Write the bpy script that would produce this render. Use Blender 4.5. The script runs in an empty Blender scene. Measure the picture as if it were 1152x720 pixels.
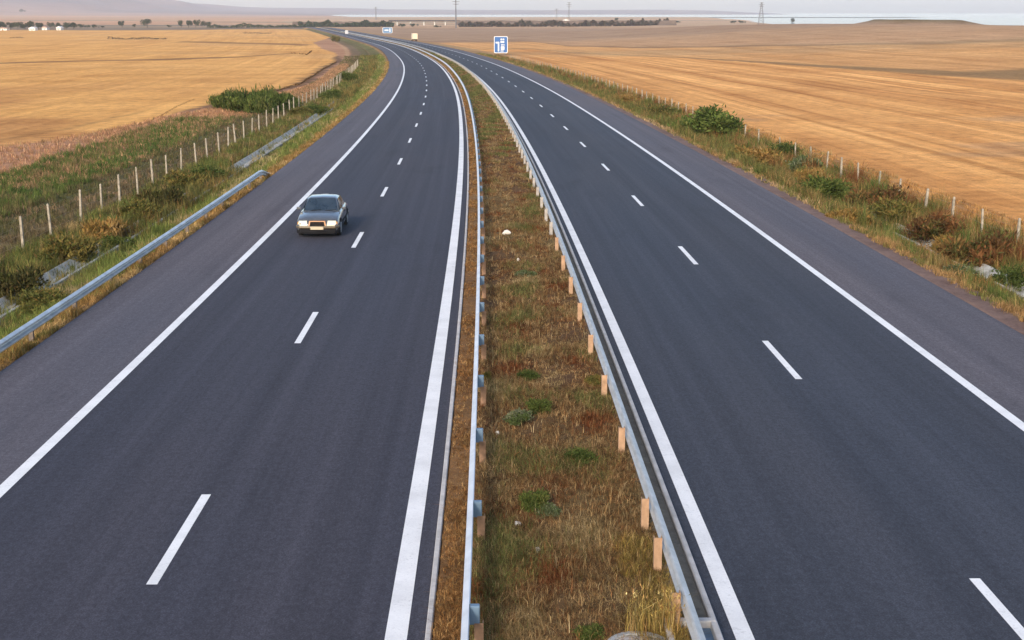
import bpy, bmesh, math, random
import numpy as np
from mathutils import Vector, Matrix

rng = np.random.default_rng(7)
random.seed(7)
scene = bpy.context.scene
COL = scene.collection
R = math.radians

# ------------------------------------------------------------------ camera numbers (recovered from the photograph)
F_PX, W_PX, H_PX = 1506.87, 1152.0, 720.0
PITCH, CAM_H = 0.226334, 8.3125

# ------------------------------------------------------------------ the motorway's line and levels
KN = np.array([0, 70, 120, 170, 230, 300, 380, 480, 620.])
KV = np.array([0.2482, 0.2878, 0.2082, 0.3105, 0.2080, 0.3211, 0.1151, 0.2486, 0.1871]) * 1e-3
SS = np.arange(0, 2301, 1.0)
_k = np.interp(SS, KN, KV)
_k = np.where(SS > 640, 0.00004, _k)
_k = np.where(SS > 1500, 0.0020, _k)
_k = np.where(SS > 2000, 0.0, _k)
TH = 0.010302 + np.concatenate([[0], np.cumsum((_k[1:] + _k[:-1]) / 2)])
_tm = (TH[1:] + TH[:-1]) / 2
XS = 0.932 + np.concatenate([[0], np.cumsum(-np.sin(_tm))])
YS = np.concatenate([[0], np.cumsum(np.cos(_tm))])


def cl(s):
    s = np.asarray(s, float)
    x, y, t = np.interp(s, SS, XS), np.interp(s, SS, YS), np.interp(s, SS, TH)
    neg = np.minimum(s, 0)
    return x - neg * math.sin(TH[0]), y + neg * math.cos(TH[0]), t


def P(s, o):
    """world x, y of a point s metres along the road and o metres right of its middle"""
    x, y, t = cl(s)
    return x + o * np.cos(t), y + o * np.sin(t)


# for the ground: road middle as a function of y (frozen heading far away)
_n = 1480
GX, GY, GT = XS[:_n], YS[:_n], TH[:_n]


def xc(y):
    y = np.asarray(y, float)
    x = np.interp(y, GY, GX)
    far = np.clip(np.maximum(y - GY[-1], 0), 0, 1200)
    near = np.minimum(y, 0)
    return x - far * math.tan(GT[-1]) - near * math.tan(TH[0])


def thy(y):
    return np.interp(np.asarray(y, float), GY, GT)


def off(x, y):
    return (np.asarray(x, float) - xc(y)) * np.cos(thy(y))


def zb(y):
    y = np.clip(np.asarray(y, float), -80, 1616)
    return -0.0112693 * y + 0.3486e-5 * y * y


def sst(v, a, b):
    t = np.clip((np.asarray(v, float) - a) / (b - a), 0, 1)
    return t * t * (3 - 2 * t)


def wob(x, y, sc, seed):
    """smooth cheap noise, about -1..1"""
    r = np.random.default_rng(seed)
    out = 0
    for i in range(6):
        a = r.uniform(0, 2 * math.pi)
        k = r.uniform(.6, 1.9) / sc
        out = out + np.sin((x * math.cos(a) + y * math.sin(a)) * k * 2 * math.pi + r.uniform(0, 6.28))
    return out / 3.0


XSEC_O = np.array([-9999, -60, -24, -20, -18.2, -17.3, -16.6, -15.2, -14.0, -13.25, -13.05, -1.95, -1.92, -1.80, 0.0, 2.08, 2.2, 2.25,
                   13.65, 13.8, 14.8, 16.2, 17.3, 18.0, 19.0, 21, 30, 60, 9999.])
XSEC_Z = np.array([-.9, -.9, -.85, -.8, -.75, -.95, -.95, -.65, -.22, -.05, -.25, -.25, -.25, .09, .13, .09, -.25, -.25,
                   -.25, -.02, -.10, -.55, -.95, -.95, -.75, -.72, -.6, -.5, -.5])


def zt(x, y):
    x = np.asarray(x, float)
    y = np.asarray(y, float)
    o = off(x, y)
    near = np.interp(o, XSEC_O, XSEC_Z)
    fade = 1 - sst(y, 1500, 1700)
    z = zb(y) + near * fade
    outside = sst(np.abs(o), 22, 40)
    z = z + outside * 0.10 * wob(x, y, 45, 3) * np.minimum(1, np.abs(o) / 60)
    # rise on the right, with its crest some 750 m away
    rise = sst(o, 40, 260) * sst(y, 120, 720) * (1 - sst(y, 790, 1250))
    z = z + rise * (7.7 + 1.0 * np.exp(-((o - 240) / 110) ** 2) - 0.004 * np.maximum(o - 280, 0))
    # flat-topped old mound on the crest
    mx, my = 225.0, 760.0
    rx = np.abs(x - mx) / 27.0
    ry = np.abs(y - my) / 30.0
    z = z + 2.5 * (1 - sst(np.sqrt(rx ** 4 + ry ** 4) ** .5, .80, 1.12)) * (1 + .08 * wob(x, y, 20, 9))
    # the plain sinks a little to the lagoon, the shore hills behind it
    z = z - 1.2 * sst(y, 2500, 5000)
    lag = sst(y, 4900, 5050) * (1 - sst(y, 8800, 9200)) * sst(x + 0.17 * y, 150, 420) * (1 - sst(x - .17 * y, 0, 300))
    added_sea = sst(x - 330 - .10 * (y - 1500) + 25 * wob(x, y, 700, 15), -20, 60) * sst(y, 1500, 1900)  # sinks the ground under the water sheet added on the right
    z = z - np.maximum(2.5 * lag, 6 * added_sea)
    hill = 46 * sst(y, 9200, 12500) * (1 - sst(x - .12 * y, 0, 1200)) * (.72 + .32 * wob(x, y, 5200, 12) + .10 * wob(x, y, 1700, 13))
    z = z + np.maximum(hill, 0) * (1 - sst(y, 13500, 15500) * .5)
    dd = np.exp(-((y - 9000) / 2300) ** 2)
    big = 92 * (1 - sst(x + 120 * wob(x, y, 1500, 14), -2720, -2120)) * dd * (1 + .07 * wob(x, y, 900, 16))
    big2 = 34 * (1 - sst(x, -2500, -900)) * dd
    z = z + big + big2
    return z


def zt1(x, y):
    return float(zt(np.array([x]), np.array([y]))[0])


CP, SP = math.cos(PITCH), math.sin(PITCH)
_tt = np.concatenate([np.arange(12, 400, .25), np.geomspace(400, 20000, 6000)])


def at(px, py):
    """where the sight line through a spot of the photograph meets the ground"""
    a, b = (px - W_PX / 2) / F_PX, (H_PX / 2 - py) / F_PX
    d = (a, CP + b * SP, -SP + b * CP)
    z = CAM_H + d[2] * _tt
    g = zt(d[0] * _tt, d[1] * _tt)
    k = np.argmax(z < g)
    if not (z < g).any():
        k = len(_tt) - 1
    t = _tt[k]
    if k:
        e0, e1 = z[k - 1] - g[k - 1], z[k] - g[k]
        t = _tt[k - 1] + (_tt[k] - _tt[k - 1]) * e0 / max(1e-9, e0 - e1)
    x, y = d[0] * t, d[1] * t
    return Vector((x, y, zt1(x, y)))


def ppm(p):
    """photograph pixels per metre at a point"""
    return F_PX / (p.y * CP - (p.z - CAM_H) * SP)


# ------------------------------------------------------------------ small helpers
def link(name, me, parent=None):
    o = bpy.data.objects.new(name, me)
    COL.objects.link(o)
    if parent:
        o.parent = parent
    return o


def tag(o, label=None, cat=None, group=None, kind=None):
    if label:
        o['label'] = label
    if cat:
        o['category'] = cat
    if group:
        o['group'] = group
    if kind:
        o['kind'] = kind
    return o


def empty(name, loc, rz=0.0):
    o = bpy.data.objects.new(name, None)
    o.location = loc
    o.rotation_euler = (0, 0, rz)
    o.empty_display_size = .2
    COL.objects.link(o)
    return o


class MB:
    def __init__(self):
        self.v, self.f = [], []

    def add(self, vs, fs):
        n = len(self.v)
        self.v += [tuple(v) for v in vs]
        self.f += [tuple(i + n for i in f) for f in fs]
        return self

    def box(self, c, s, rz=0.0, taper=1.0):
        hx, hy, hz = s[0] / 2, s[1] / 2, s[2] / 2
        vs = []
        for dz, k in ((-hz, 1.0), (hz, taper)):
            for dx, dy in ((-hx, -hy), (hx, -hy), (hx, hy), (-hx, hy)):
                dx *= k
                dy *= k
                vs.append((c[0] + dx * math.cos(rz) - dy * math.sin(rz), c[1] + dx * math.sin(rz) + dy * math.cos(rz), c[2] + dz))
        return self.add(vs, [(3, 2, 1, 0), (4, 5, 6, 7), (0, 1, 5, 4), (1, 2, 6, 5), (2, 3, 7, 6), (3, 0, 4, 7)])

    def bar(self, a, b, r0, r1=None, n=6):
        r1 = r0 if r1 is None else r1
        a, b = Vector(a), Vector(b)
        d = (b - a).normalized()
        u = d.orthogonal().normalized()
        w = d.cross(u)
        vs = []
        for p, r in ((a, r0), (b, r1)):
            for i in range(n):
                t = 2 * math.pi * i / n
                vs.append(p + u * (r * math.cos(t)) + w * (r * math.sin(t)))
        fs = [(i, (i + 1) % n, n + (i + 1) % n, n + i) for i in range(n)]
        fs += [tuple(range(n - 1, -1, -1)), tuple(range(n, 2 * n))]
        return self.add(vs, fs)

    def loft(self, rings, caps=True):
        n = len(rings[0])
        vs = [p for r in rings for p in r]
        fs = []
        for i in range(len(rings) - 1):
            for j in range(n):
                k = (j + 1) % n
                fs.append((i * n + j, i * n + k, (i + 1) * n + k, (i + 1) * n + j))
        if caps:
            fs += [tuple(range(n - 1, -1, -1)), tuple(range((len(rings) - 1) * n, len(rings) * n))]
        return self.add(vs, fs)

    def prism(self, pts, y0, y1):
        """outline in x-z pushed from y0 to y1"""
        return self.loft([[(x, y0, z) for x, z in pts], [(x, y1, z) for x, z in pts]])

    def build(self, name, mat, parent=None, smooth=False, bevel=0.0, seg=2, fix=True):
        me = bpy.data.meshes.new(name)
        me.from_pydata(self.v, [], self.f)
        if fix or bevel:
            bm = bmesh.new()
            bm.from_mesh(me)
            bmesh.ops.recalc_face_normals(bm, faces=bm.faces)
            if bevel:
                es = [e for e in bm.edges if len(e.link_faces) == 2 and e.calc_face_angle(0) > .5]
                bmesh.ops.bevel(bm, geom=es, offset=bevel, segments=seg, affect='EDGES', profile=.5, clamp_overlap=True)
            bm.to_mesh(me)
            bm.free()
        if smooth:
            me.polygons.foreach_set('use_smooth', [True] * len(me.polygons))
        me.materials.append(mat)
        return link(name, me, parent)


def np_mesh(name, V, Fq, mat, cols=None, uv=None, smooth=False, parent=None, link_it=True):
    """numpy verts / equal-size faces -> mesh object; cols per vertex RGBA; uv per vertex"""
    me = bpy.data.meshes.new(name)
    nv, nf, k = len(V), len(Fq), Fq.shape[1]
    me.vertices.add(nv)
    me.vertices.foreach_set('co', np.asarray(V, np.float32).ravel())
    me.loops.add(nf * k)
    me.loops.foreach_set('vertex_index', Fq.astype(np.int32).ravel())
    me.polygons.add(nf)
    me.polygons.foreach_set('loop_start', np.arange(nf, dtype=np.int32) * k)
    me.polygons.foreach_set('loop_total', np.full(nf, k, np.int32))
    if smooth:
        me.polygons.foreach_set('use_smooth', np.ones(nf, bool))
    me.update(calc_edges=True)
    if cols is not None:
        a = me.color_attributes.new('Col', 'FLOAT_COLOR', 'POINT')
        a.data.foreach_set('color', np.asarray(cols, np.float32).ravel())
    if uv is not None:
        l = me.uv_layers.new(name='UVMap')
        l.data.foreach_set('uv', np.asarray(uv, np.float32)[Fq.ravel()].ravel())
    me.materials.append(mat)
    return link(name, me, parent) if link_it else me


# ------------------------------------------------------------------ materials
def nodes(name):
    m = bpy.data.materials.new(name)
    m.use_nodes = True
    t = m.node_tree
    t.nodes.clear()
    out = t.nodes.new('ShaderNodeOutputMaterial')
    b = t.nodes.new('ShaderNodeBsdfPrincipled')
    t.links.new(b.outputs[0], out.inputs[0])
    return m, t, b, out


def N(t, kind, **kw):
    n = t.nodes.new(kind)
    for k, v in kw.items():
        if isinstance(k, str) and hasattr(n, k):
            setattr(n, k, v)
    return n


def noise(t, vec, scale, detail=4, rough=.6):
    n = t.nodes.new('ShaderNodeTexNoise')
    n.inputs['Scale'].default_value = scale
    n.inputs['Detail'].default_value = detail
    n.inputs['Roughness'].default_value = rough
    if vec is not None:
        t.links.new(vec, n.inputs['Vector'])
    return n.outputs['Fac']


def ramp(t, fac, stops):
    r = t.nodes.new('ShaderNodeValToRGB')
    e = r.color_ramp.elements
    while len(e) < len(stops):
        e.new(.5)
    for i, (p, c) in enumerate(stops):
        e[i].position = p
        e[i].color = (*c, 1) if len(c) == 3 else c
    t.links.new(fac, r.inputs[0])
    return r.outputs[0]


def grey(a):
    return (a, a, a)


def mul(t, a, b, fac=1.0, mode='MULTIPLY'):
    m = t.nodes.new('ShaderNodeMix')
    m.data_type = 'RGBA'
    m.blend_type = mode
    m.clamp_factor = True
    if hasattr(fac, 'is_linked') or not isinstance(fac, (int, float)):
        t.links.new(fac, m.inputs[0])
    else:
        m.inputs[0].default_value = fac
    for s, i in ((a, 6), (b, 7)):
        if isinstance(s, tuple):
            m.inputs[i].default_value = (*s, 1)
        else:
            t.links.new(s, m.inputs[i])
    return m.outputs[2]


def mapping(t, vec, scale):
    m = t.nodes.new('ShaderNodeMapping')
    m.inputs['Scale'].default_value = scale
    t.links.new(vec, m.inputs['Vector'])
    return m.outputs[0]


def bump(t, b, h, strength, dist=.02):
    n = t.nodes.new('ShaderNodeBump')
    n.inputs['Strength'].default_value = strength
    n.inputs['Distance'].default_value = dist
    t.links.new(h, n.inputs['Height'])
    t.links.new(n.outputs[0], b.inputs['Normal'])


def plain(name, col, rough=.6, metal=0.0, var=.15, scale=6.0, spec=.4):
    m, t, b, _ = nodes(name)
    tc = N(t, 'ShaderNodeTexCoord')
    f = noise(t, tc.outputs['Object'], scale, 5)
    c = mul(t, tuple(col), ramp(t, f, [(.3, grey(1 - var)), (.7, grey(1 + var * .5))]))
    t.links.new(c, b.inputs['Base Color'])
    b.inputs['Roughness'].default_value = rough
    b.inputs['Metallic'].default_value = metal
    b.inputs['Specular IOR Level'].default_value = spec
    return m


def asphalt(name, col, streak=.25, speck=.35):
    m, t, b, _ = nodes(name)
    uv = N(t, 'ShaderNodeUVMap').outputs[0]
    g1 = noise(t, mapping(t, uv, (38, 38, 1)), 1, 3, .7)          # stones in the surface
    g2 = noise(t, mapping(t, uv, (5, 3, 1)), 1, 4, .6)
    s1 = noise(t, mapping(t, uv, (1.1, .012, 1)), 1, 5, .6)       # wheel tracks, long streaks
    s2 = noise(t, mapping(t, uv, (.22, .03, 1)), 1, 3, .5)
    g0 = noise(t, mapping(t, uv, (14, 9, 1)), 1, 2, .6)
    p1 = noise(t, mapping(t, uv, (.35, .09, 1)), 1, 6, .65)       # blotches, old spills
    s3 = noise(t, mapping(t, uv, (3.2, .02, 1)), 1, 4, .7)        # fine streaks
    c = mul(t, tuple(col), ramp(t, g1, [(.28, grey(1 - speck)), (.5, grey(1)), (.72, grey(1 + speck * 1.8))]))
    c = mul(t, c, ramp(t, g0, [(.30, grey(.80)), (.5, grey(1)), (.70, grey(1.24))]))
    c = mul(t, c, ramp(t, g2, [(.3, grey(.88)), (.7, grey(1.10))]))
    c = mul(t, c, ramp(t, s1, [(.32, (1 - streak, 1 - streak, 1 - streak * .9)), (.68, (1 + streak, 1 + streak * .92, 1 + streak * .88))]))
    c = mul(t, c, ramp(t, s3, [(.34, grey(.90)), (.66, grey(1.10))]))
    c = mul(t, c, ramp(t, s2, [(.3, (.90, .95, 1.0)), (.7, (1.09, 1.04, 1.0))]))
    c = mul(t, c, ramp(t, p1, [(.30, grey(.80)), (.44, grey(1)), (.62, grey(1)), (.76, grey(1.14))]))
    t.links.new(c, b.inputs['Base Color'])
    b.inputs['Roughness'].default_value = .85
    b.inputs['Specular IOR Level'].default_value = .25
    bump(t, b, g1, .35, .006)
    return m


def ground_mat():
    m, t, b, _ = nodes('earth')
    att = N(t, 'ShaderNodeVertexColor', layer_name='Col')
    tc = N(t, 'ShaderNodeTexCoord').outputs['Object']
    uv = N(t, 'ShaderNodeUVMap').outputs[0]
    n0 = noise(t, tc, 7.0, 5, .7)
    n1 = noise(t, tc, .9, 6, .65)
    n2 = noise(t, tc, .07, 6, .62)
    n3 = noise(t, mapping(t, tc, (.006, .012, .01)), 1, 5, .6)
    c = att.outputs['Color']
    c = mul(t, c, ramp(t, n0, [(.28, grey(.72)), (.5, grey(1)), (.75, grey(1.22))]))
    c = mul(t, c, ramp(t, n1, [(.28, (.66, .63, .60)), (.5, grey(1)), (.72, (1.22, 1.20, 1.12))]))
    c = mul(t, c, ramp(t, n2, [(.3, (.80, .74, .68)), (.5, grey(1)), (.7, (1.12, 1.13, 1.14))]))
    c = mul(t, c, ramp(t, n3, [(.3, (.88, .83, .78)), (.7, (1.07, 1.08, 1.08))]))
    # swaths left by the harvester, running along the motorway
    w1 = noise(t, mapping(t, uv, (.17, .0035, 1)), 1, 3, .55)
    w2 = noise(t, mapping(t, uv, (.62, .006, 1)), 1, 3, .6)
    st = ramp(t, w1, [(.34, (.70, .60, .52)), (.46, (.95, .92, .9)), (.56, (1.0, 1.0, 1.0)), (.68, (1.22, 1.26, 1.30))])
    st2 = ramp(t, w2, [(.36, (.72, .66, .60)), (.48, grey(.98)), (.56, grey(1)), (.66, (1.22, 1.25, 1.28))])
    st = mul(t, st, st2)
    c = mul(t, c, st, att.outputs['Alpha'])
    t.links.new(c, b.inputs['Base Color'])
    b.inputs['Roughness'].default_value = .95
    b.inputs['Specular IOR Level'].default_value = .08
    h = mul(t, n0, n1)
    bump(t, b, h, .55, .10)
    return m


def leaf_mat(name, trans=.3):
    m = bpy.data.materials.new(name)
    m.use_nodes = True
    t = m.node_tree
    t.nodes.clear()
    out = t.nodes.new('ShaderNodeOutputMaterial')
    att = N(t, 'ShaderNodeVertexColor', layer_name='Col')
    d = t.nodes.new('ShaderNodeBsdfDiffuse')
    tr = t.nodes.new('ShaderNodeBsdfTranslucent')
    mx = t.nodes.new('ShaderNodeMixShader')
    tc = N(t, 'ShaderNodeTexCoord').outputs['Object']
    f = noise(t, tc, 1.3, 3, .6)
    c = mul(t, att.outputs['Color'], ramp(t, f, [(.3, grey(.75)), (.7, grey(1.2))]))
    t.links.new(c, d.inputs[0])
    t.links.new(c, tr.inputs[0])
    mx.inputs[0].default_value = trans
    t.links.new(d.outputs[0], mx.inputs[1])
    t.links.new(tr.outputs[0], mx.inputs[2])
    t.links.new(mx.outputs[0], out.inputs[0])
    return m


M = {}
M['earth'] = ground_mat()
M['leaf'] = leaf_mat('foliage', .30)
M['grass'] = leaf_mat('dry_grass', .35)
M['asphalt'] = asphalt('asphalt', (.0395, .0395, .0525), .20, .40)
M['asphalt_r'] = asphalt('asphalt_blue', (.0390, .0425, .0555), .20, .40)
M['shoulder'] = asphalt('shoulder_asphalt', (.088, .080, .092), .14, .35)
M['kerb'] = plain('kerb_concrete', (.46, .44, .43), .85, 0, .25, 3.5)
M['ditch_concrete'] = plain('stained_ditch_concrete', (.42, .41, .37), .95, 0, .45, 1.6)
M['concrete'] = plain('old_concrete', (.30, .31, .31), .9, 0, .35, 2.2)
M['dark_concrete'] = plain('stained_concrete', (.045, .043, .042), .9, 0, .3, .4)
M['white_concrete'] = plain('pale_concrete', (.52, .50, .46), .9, 0, .2, .6)
M['zinc'] = plain('galvanised_steel', (.56, .57, .575), .42, .55, .30, 2.2)
M['zinc_grey'] = plain('weathered_zinc', (.50, .505, .505), .5, .35, .30, 2.2)
M['zinc_dull'] = plain('dull_zinc', (.13, .20, .28), .5, .2, .25, 5)
M['zinc_pale'] = plain('pale_zinc', (.66, .67, .70), .45, .35, .18, 2.0)
M['post_tan'] = plain('primed_post', (.39, .245, .15), .8, 0, .32, 7)
M['post_dark'] = plain('dark_steel_post', (.16, .13, .11), .7, .3, .3, 7)
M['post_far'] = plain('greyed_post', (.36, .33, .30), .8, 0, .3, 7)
M['post_left'] = plain('dusty_primed_post', (.26, .155, .095), .85, 0, .35, 7)
M['post_white'] = plain('weathered_post', (.31, .27, .21), .9, 0, .45, 5)
M['wire'] = plain('fence_wire', (.25, .23, .2), .6, .6, .1)
M['bark'] = plain('bark', (.10, .075, .05), .95, 0, .3, 4)
M['stone'] = plain('pale_stone', (.62, .58, .52), .9, 0, .25, 9)


def line_mat():
    m, t, b, _ = nodes('road_paint')
    tc = N(t, 'ShaderNodeTexCoord').outputs['Object']
    f = noise(t, tc, 26, 4, .75)
    g = noise(t, tc, 1.1, 4, .6)
    c = ramp(t, f, [(.27, (.34, .34, .36)), (.38, (.72, .72, .73)), (.8, (.82, .82, .81))])
    c = mul(t, c, ramp(t, g, [(.3, grey(.84)), (.6, grey(1))]))
    k = noise(t, tc, 7.0, 5, .7)
    c = mul(t, c, ramp(t, k, [(.30, grey(.80)), (.42, grey(1))]))
    t.links.new(c, b.inputs['Base Color'])
    b.inputs['Roughness'].default_value = .7
    b.inputs['Specular IOR Level'].default_value = .25
    return m


M['paint'] = line_mat()

# ------------------------------------------------------------------ ground rows
_rows = [-60.0, -40, -20, -8, 0]
y = 4.0
while y < 16000:
    _rows.append(y)
    y += max(.45, y * .0115)
ROWS = np.array(_rows)
ROWS_ROAD = ROWS[(ROWS < 1480)]

_c = [0.0]
for a, b_, st in ((0, 2.3, .16), (2.3, 13.4, 2.2), (13.4, 24, .3), (24, 60, .8), (60, 160, 1.6)):
    n = max(1, round((b_ - a) / st))
    _c += list(np.linspace(a, b_, n + 1)[1:])
o = 160.0
while o < 9000:
    o *= 1.028
    _c.append(o)
COLS = np.unique(np.round(np.concatenate([-np.array(_c), np.array(_c), XSEC_O[1:-1]]), 4))


# ------------------------------------------------------------------ field boundaries (spots of the photo dropped to the ground)
def poly(pts):
    q = [at(*p) for p in pts]
    q.sort(key=lambda v: v.x)
    return np.array([v.x for v in q]), np.array([v.y for v in q])


def ocurve(pts):
    """offset from the road as a function of y"""
    q = [at(*p) for p in pts]
    q.sort(key=lambda v: v.y)
    ys = np.array([v.y for v in q])
    xs = np.array([v.x for v in q])
    return ys, off(xs, ys)


B_right_far = poly([(590, 46), (640, 52), (720, 54), (800, 53), (900, 51.5), (1000, 50), (1080, 48.5), (1152, 46)])
B_right_line = poly([(600, 55), (640, 59), (700, 62), (760, 64.5), (820, 68), (880, 72), (960, 77), (1040, 82), (1152, 88)])
B_left_track = poly([(-40, 73), (0, 71), (60, 69.5), (120, 68), (200, 66.5), (260, 64.5), (330, 60)])
B_left_track2 = poly([(200, 47), (270, 48.5), (330, 50), (345, 51)])
B_left_far = poly([(-60, 35), (0, 34), (100, 34.5), (200, 34), (300, 33), (370, 33)])
E_wheat = ocurve([(-40, 170), (0, 165), (60, 158), (100, 151), (160, 138), (210, 124), (250, 114), (300, 104), (335, 95), (360, 78), (377, 70), (378, 60), (362, 55), (352, 48), (372, 42)])
E_pink = ocurve([(-40, 222), (0, 214), (80, 203), (140, 180), (200, 157), (260, 134), (325, 120), (350, 106), (372, 90), (390, 74)])


def mix(c, w, col, a=None):
    w = np.clip(w, 0, 1)[..., None]
    c[..., :3] = c[..., :3] * (1 - w) + np.array(col) * w
    if a is not None:
        c[..., 3] = c[..., 3] * (1 - w[..., 0]) + a * w[..., 0]


def band(v, a, b, soft):
    return sst(v, a - soft, a + soft) * (1 - sst(v, b - soft, b + soft))


WHEAT = (.67, .355, .110)
STUB = (.68, .345, .115)


def zone_colours(X, Y, O):
    c = np.zeros(X.shape + (4,))
    c[..., :3] = (.50, .30, .14)
    w8 = wob(X, Y, 9, 21)
    w30 = wob(X, Y, 34, 22)
    w120 = wob(X, Y, 140, 23)
    # ---- right side fields
    right = sst(O, 21.6, 23.4)
    mix(c, right, STUB, 1.0)
    yl = np.interp(X, *B_right_line)
    yf = np.interp(X, *B_right_far)
    mix(c, (O > 18) * sst(Y, yl - 6, yl + 6), (.60, .32, .12), .55)
    th = 9 + .95 * np.clip(X - 45, 0, 110)
    mix(c, (O > 20) * .85 * band(Y + 1.5 * w8, yl - th * .35, yl + th * .65, 2.0 + th * .10), (.23, .14, .06), .1)
    mix(c, (O > 18) * sst(Y + 4 * w30, yf - 10, yf + 10), (.46, .275, .145), .40)
    mix(c, (O > 18) * .8 * band(Y + 4 * w30, yf - 2, yf + 14, 7), (.20, .115, .055), 0)
    mix(c, (O > 18) * sst(Y + 10 * w30, yf + 60, yf + 160) * .8, (.42, .265, .15), .35)
    mix(c, (O > 18) * sst(Y + 10 * w30, 640, 700) * (Y < 1500) * .8, (.32, .21, .135), .2)
    mix(c, (O > 18) * .5 * band(Y + 14 * w30, 405, 470, 25), (.40, .26, .13), .3)
    mix(c, (O > 18) * .55 * sst(w30 + .4 * w8, .35, 1.1) * (O < 60) * (Y < 140), (.42, .25, .13), .7)
    mr = np.sqrt((np.abs(X - 225) / 27) ** 4 + (np.abs(Y - 760) / 30) ** 4) ** .5
    mix(c, (1 - sst(mr, .75, 1.2)) * .9, (.11, .09, .042), 0)
    # ---- left side fields
    ow = np.interp(Y, *E_wheat)
    op = np.interp(Y, *E_pink)
    dk = sst(w120 + .5 * w30, -.3, .6) * band(Y, 95, 215, 30)
    left = sst(-(O + .25 * w8), -ow - .5, -ow + .5)
    leftside = O < -18
    mix(c, leftside * np.ones_like(O), (.24, .15, .085), 0)
    mix(c, leftside * sst(-(O + .8 * w8), -op - 1.0, -op + 1.0), (.40, .215, .125), 0)
    mix(c, leftside * left, WHEAT, .34)
    mix(c, leftside * left * .45 * sst(w120, .2, 1.0), (.56, .32, .13), .2)
    mix(c, leftside * left * .75 * dk, (.46, .22, .075), .6)
    # ploughed-in rut along the wheat edge
    rut = leftside * band(O + .9 * w8 + .5 * wob(X, Y, 4, 77), ow - .6, ow + 1.7, .4) * band(Y, 150, 420, 12)
    mix(c, rut * .85, (.13, .07, .035), 0)
    rut2 = leftside * band(O + .3 * w8, ow - 5.0, ow - 4.2, .4) * band(Y, 40, 150, 10)
    mix(c, rut2 * .55, (.24, .13, .05), 0)
    for (bx, by), hw, k in ((B_left_track, 8.0, 1.0), (B_left_track2, 16.0, .85)):
        yt = np.interp(X, bx, by)
        mix(c, leftside * left * k * band(Y + 1.2 * w8, yt - hw, yt + hw, hw * .6) * (X > bx[0]) * (X < bx[-1]), (.24, .12, .045), 0)
    yfl = np.interp(X, *B_left_far)
    mix(c, leftside * sst(Y, yfl, yfl + 60), (.19, .145, .10), 0)
    mix(c, leftside * sst(Y + 30 * w120, 1750, 1950), (.50, .285, .17), 0)
    # ---- far plain
    far = sst(Y, 1500, 1750)
    mix(c, far * (O >= -18), (.46, .31, .19), 0)
    mix(c, far * sst(wob(X, Y * 3, 1500, 31), .2, .5) * .8, (.56, .34, .20), 0)
    mix(c, far * sst(wob(X, Y * 3, 1100, 32), .35, .6) * .8, (.27, .22, .14), 0)
    mix(c, sst(Y, 5200, 6200) * .75, (.30, .20, .18), 0)
    mix(c, sst(Y, 6600, 7600) * .85, (.10, .10, .13), 0)
    mix(c, sst(Y, 6600, 7600) * .5 * sst(wob(X, Y, 800, 41), .1, .5), (.22, .15, .15), 0)
    # ---- left verge, fence strip
    V = lambda lo, hi, s=.4: band(O + .25 * w8, lo, hi, s) * (Y < 1500)
    mix(c, V(-30.5, -20.2, .9) * (1 - left) * (O > op - .5) * (1 - sst(Y, 135, 165)), (.095, .100, .040), 0)
    mix(c, V(-23.4, -20.2, .8) * (1 - left) * .8, (.16, .115, .065), 0)
    tr = band(O, -25.2, -23.9, .4) * band(Y, 170, 700, 25)
    mix(c, tr * .8, (.46, .30, .17), 0)
    mix(c, V(-20.3, -17.4), (.14, .11, .045), 0)
    mix(c, V(-20.3, -17.4) * sst(w8, .1, .6), (.13, .12, .045), 0)
    mix(c, V(-17.3, -14.1), (.12, .115, .042), 0)
    mix(c, V(-17.3, -14.1) * sst(w8, .2, .7) * .6, (.20, .15, .055), 0)
    mix(c, V(-14.1, -12.5), (.27, .16, .070), 0)
    # ---- median
    med = band(O, -2.4, 2.4, .05) * (Y < 1500)
    mix(c, med, (.105, .060, .030), 0)
    mix(c, med * sst(w30 + .4 * w8, .1, .9) * .7, (.16, .12, .05), 0)
    mix(c, med * (O < -1.25) * .8, (.20, .115, .055), 0)
    mix(c, med * sst(O, 1.66, 1.80) * .9, (.15, .135, .115), 0)
    mix(c, med * sst(Y, 60, 260) * .6, (.24, .16, .06), 0)
    # ---- right verge
    mix(c, band(O + .12 * w8, 12.5, 14.9, .15) * (Y < 1500), (.185, .125, .108), 0)
    mix(c, V(15.0, 21.4, .25), (.14, .115, .045), 0)
    mix(c, V(15.0, 21.4, .25) * sst(w8 + .3 * w30, .15, .7) * .85, (.26, .13, .055), 0)
    mix(c, V(21.2, 23.6, .5), (.38, .20, .075), .2)
    mix(c, (O > 14.5) * (O < 24) * sst(Y, 250, 420) * (Y < 1500) * .75, (.40, .25, .12), .2)
    return c


YY, OO = np.meshgrid(ROWS, COLS, indexing='ij')
XX = xc(YY) + OO / np.cos(thy(YY))
ZZ = zt(XX, YY)
# a little roughness on the verges
ZZ = ZZ + .035 * rng.normal(size=ZZ.shape) * ((np.abs(OO) > 14.2) & (np.abs(OO) < 24) & (YY < 260))
ZZ = ZZ + .018 * rng.normal(size=ZZ.shape) * ((np.abs(OO) < 1.6) & (YY < 200))
CC = zone_colours(XX, YY, OO)
nr, nc = YY.shape
idx = np.arange(nr * nc).reshape(nr, nc)
Fq = np.stack([idx[:-1, :-1], idx[:-1, 1:], idx[1:, 1:], idx[1:, :-1]], -1).reshape(-1, 4)
g = np_mesh('ground', np.stack([XX, YY, ZZ], -1).reshape(-1, 3), Fq, M['earth'], CC.reshape(-1, 4),
            np.stack([OO, YY], -1).reshape(-1, 2), smooth=True)
tag(g, 'wide plain of golden wheat stubble and dry verges reaching to the hills', 'ground', kind='structure')


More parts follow.
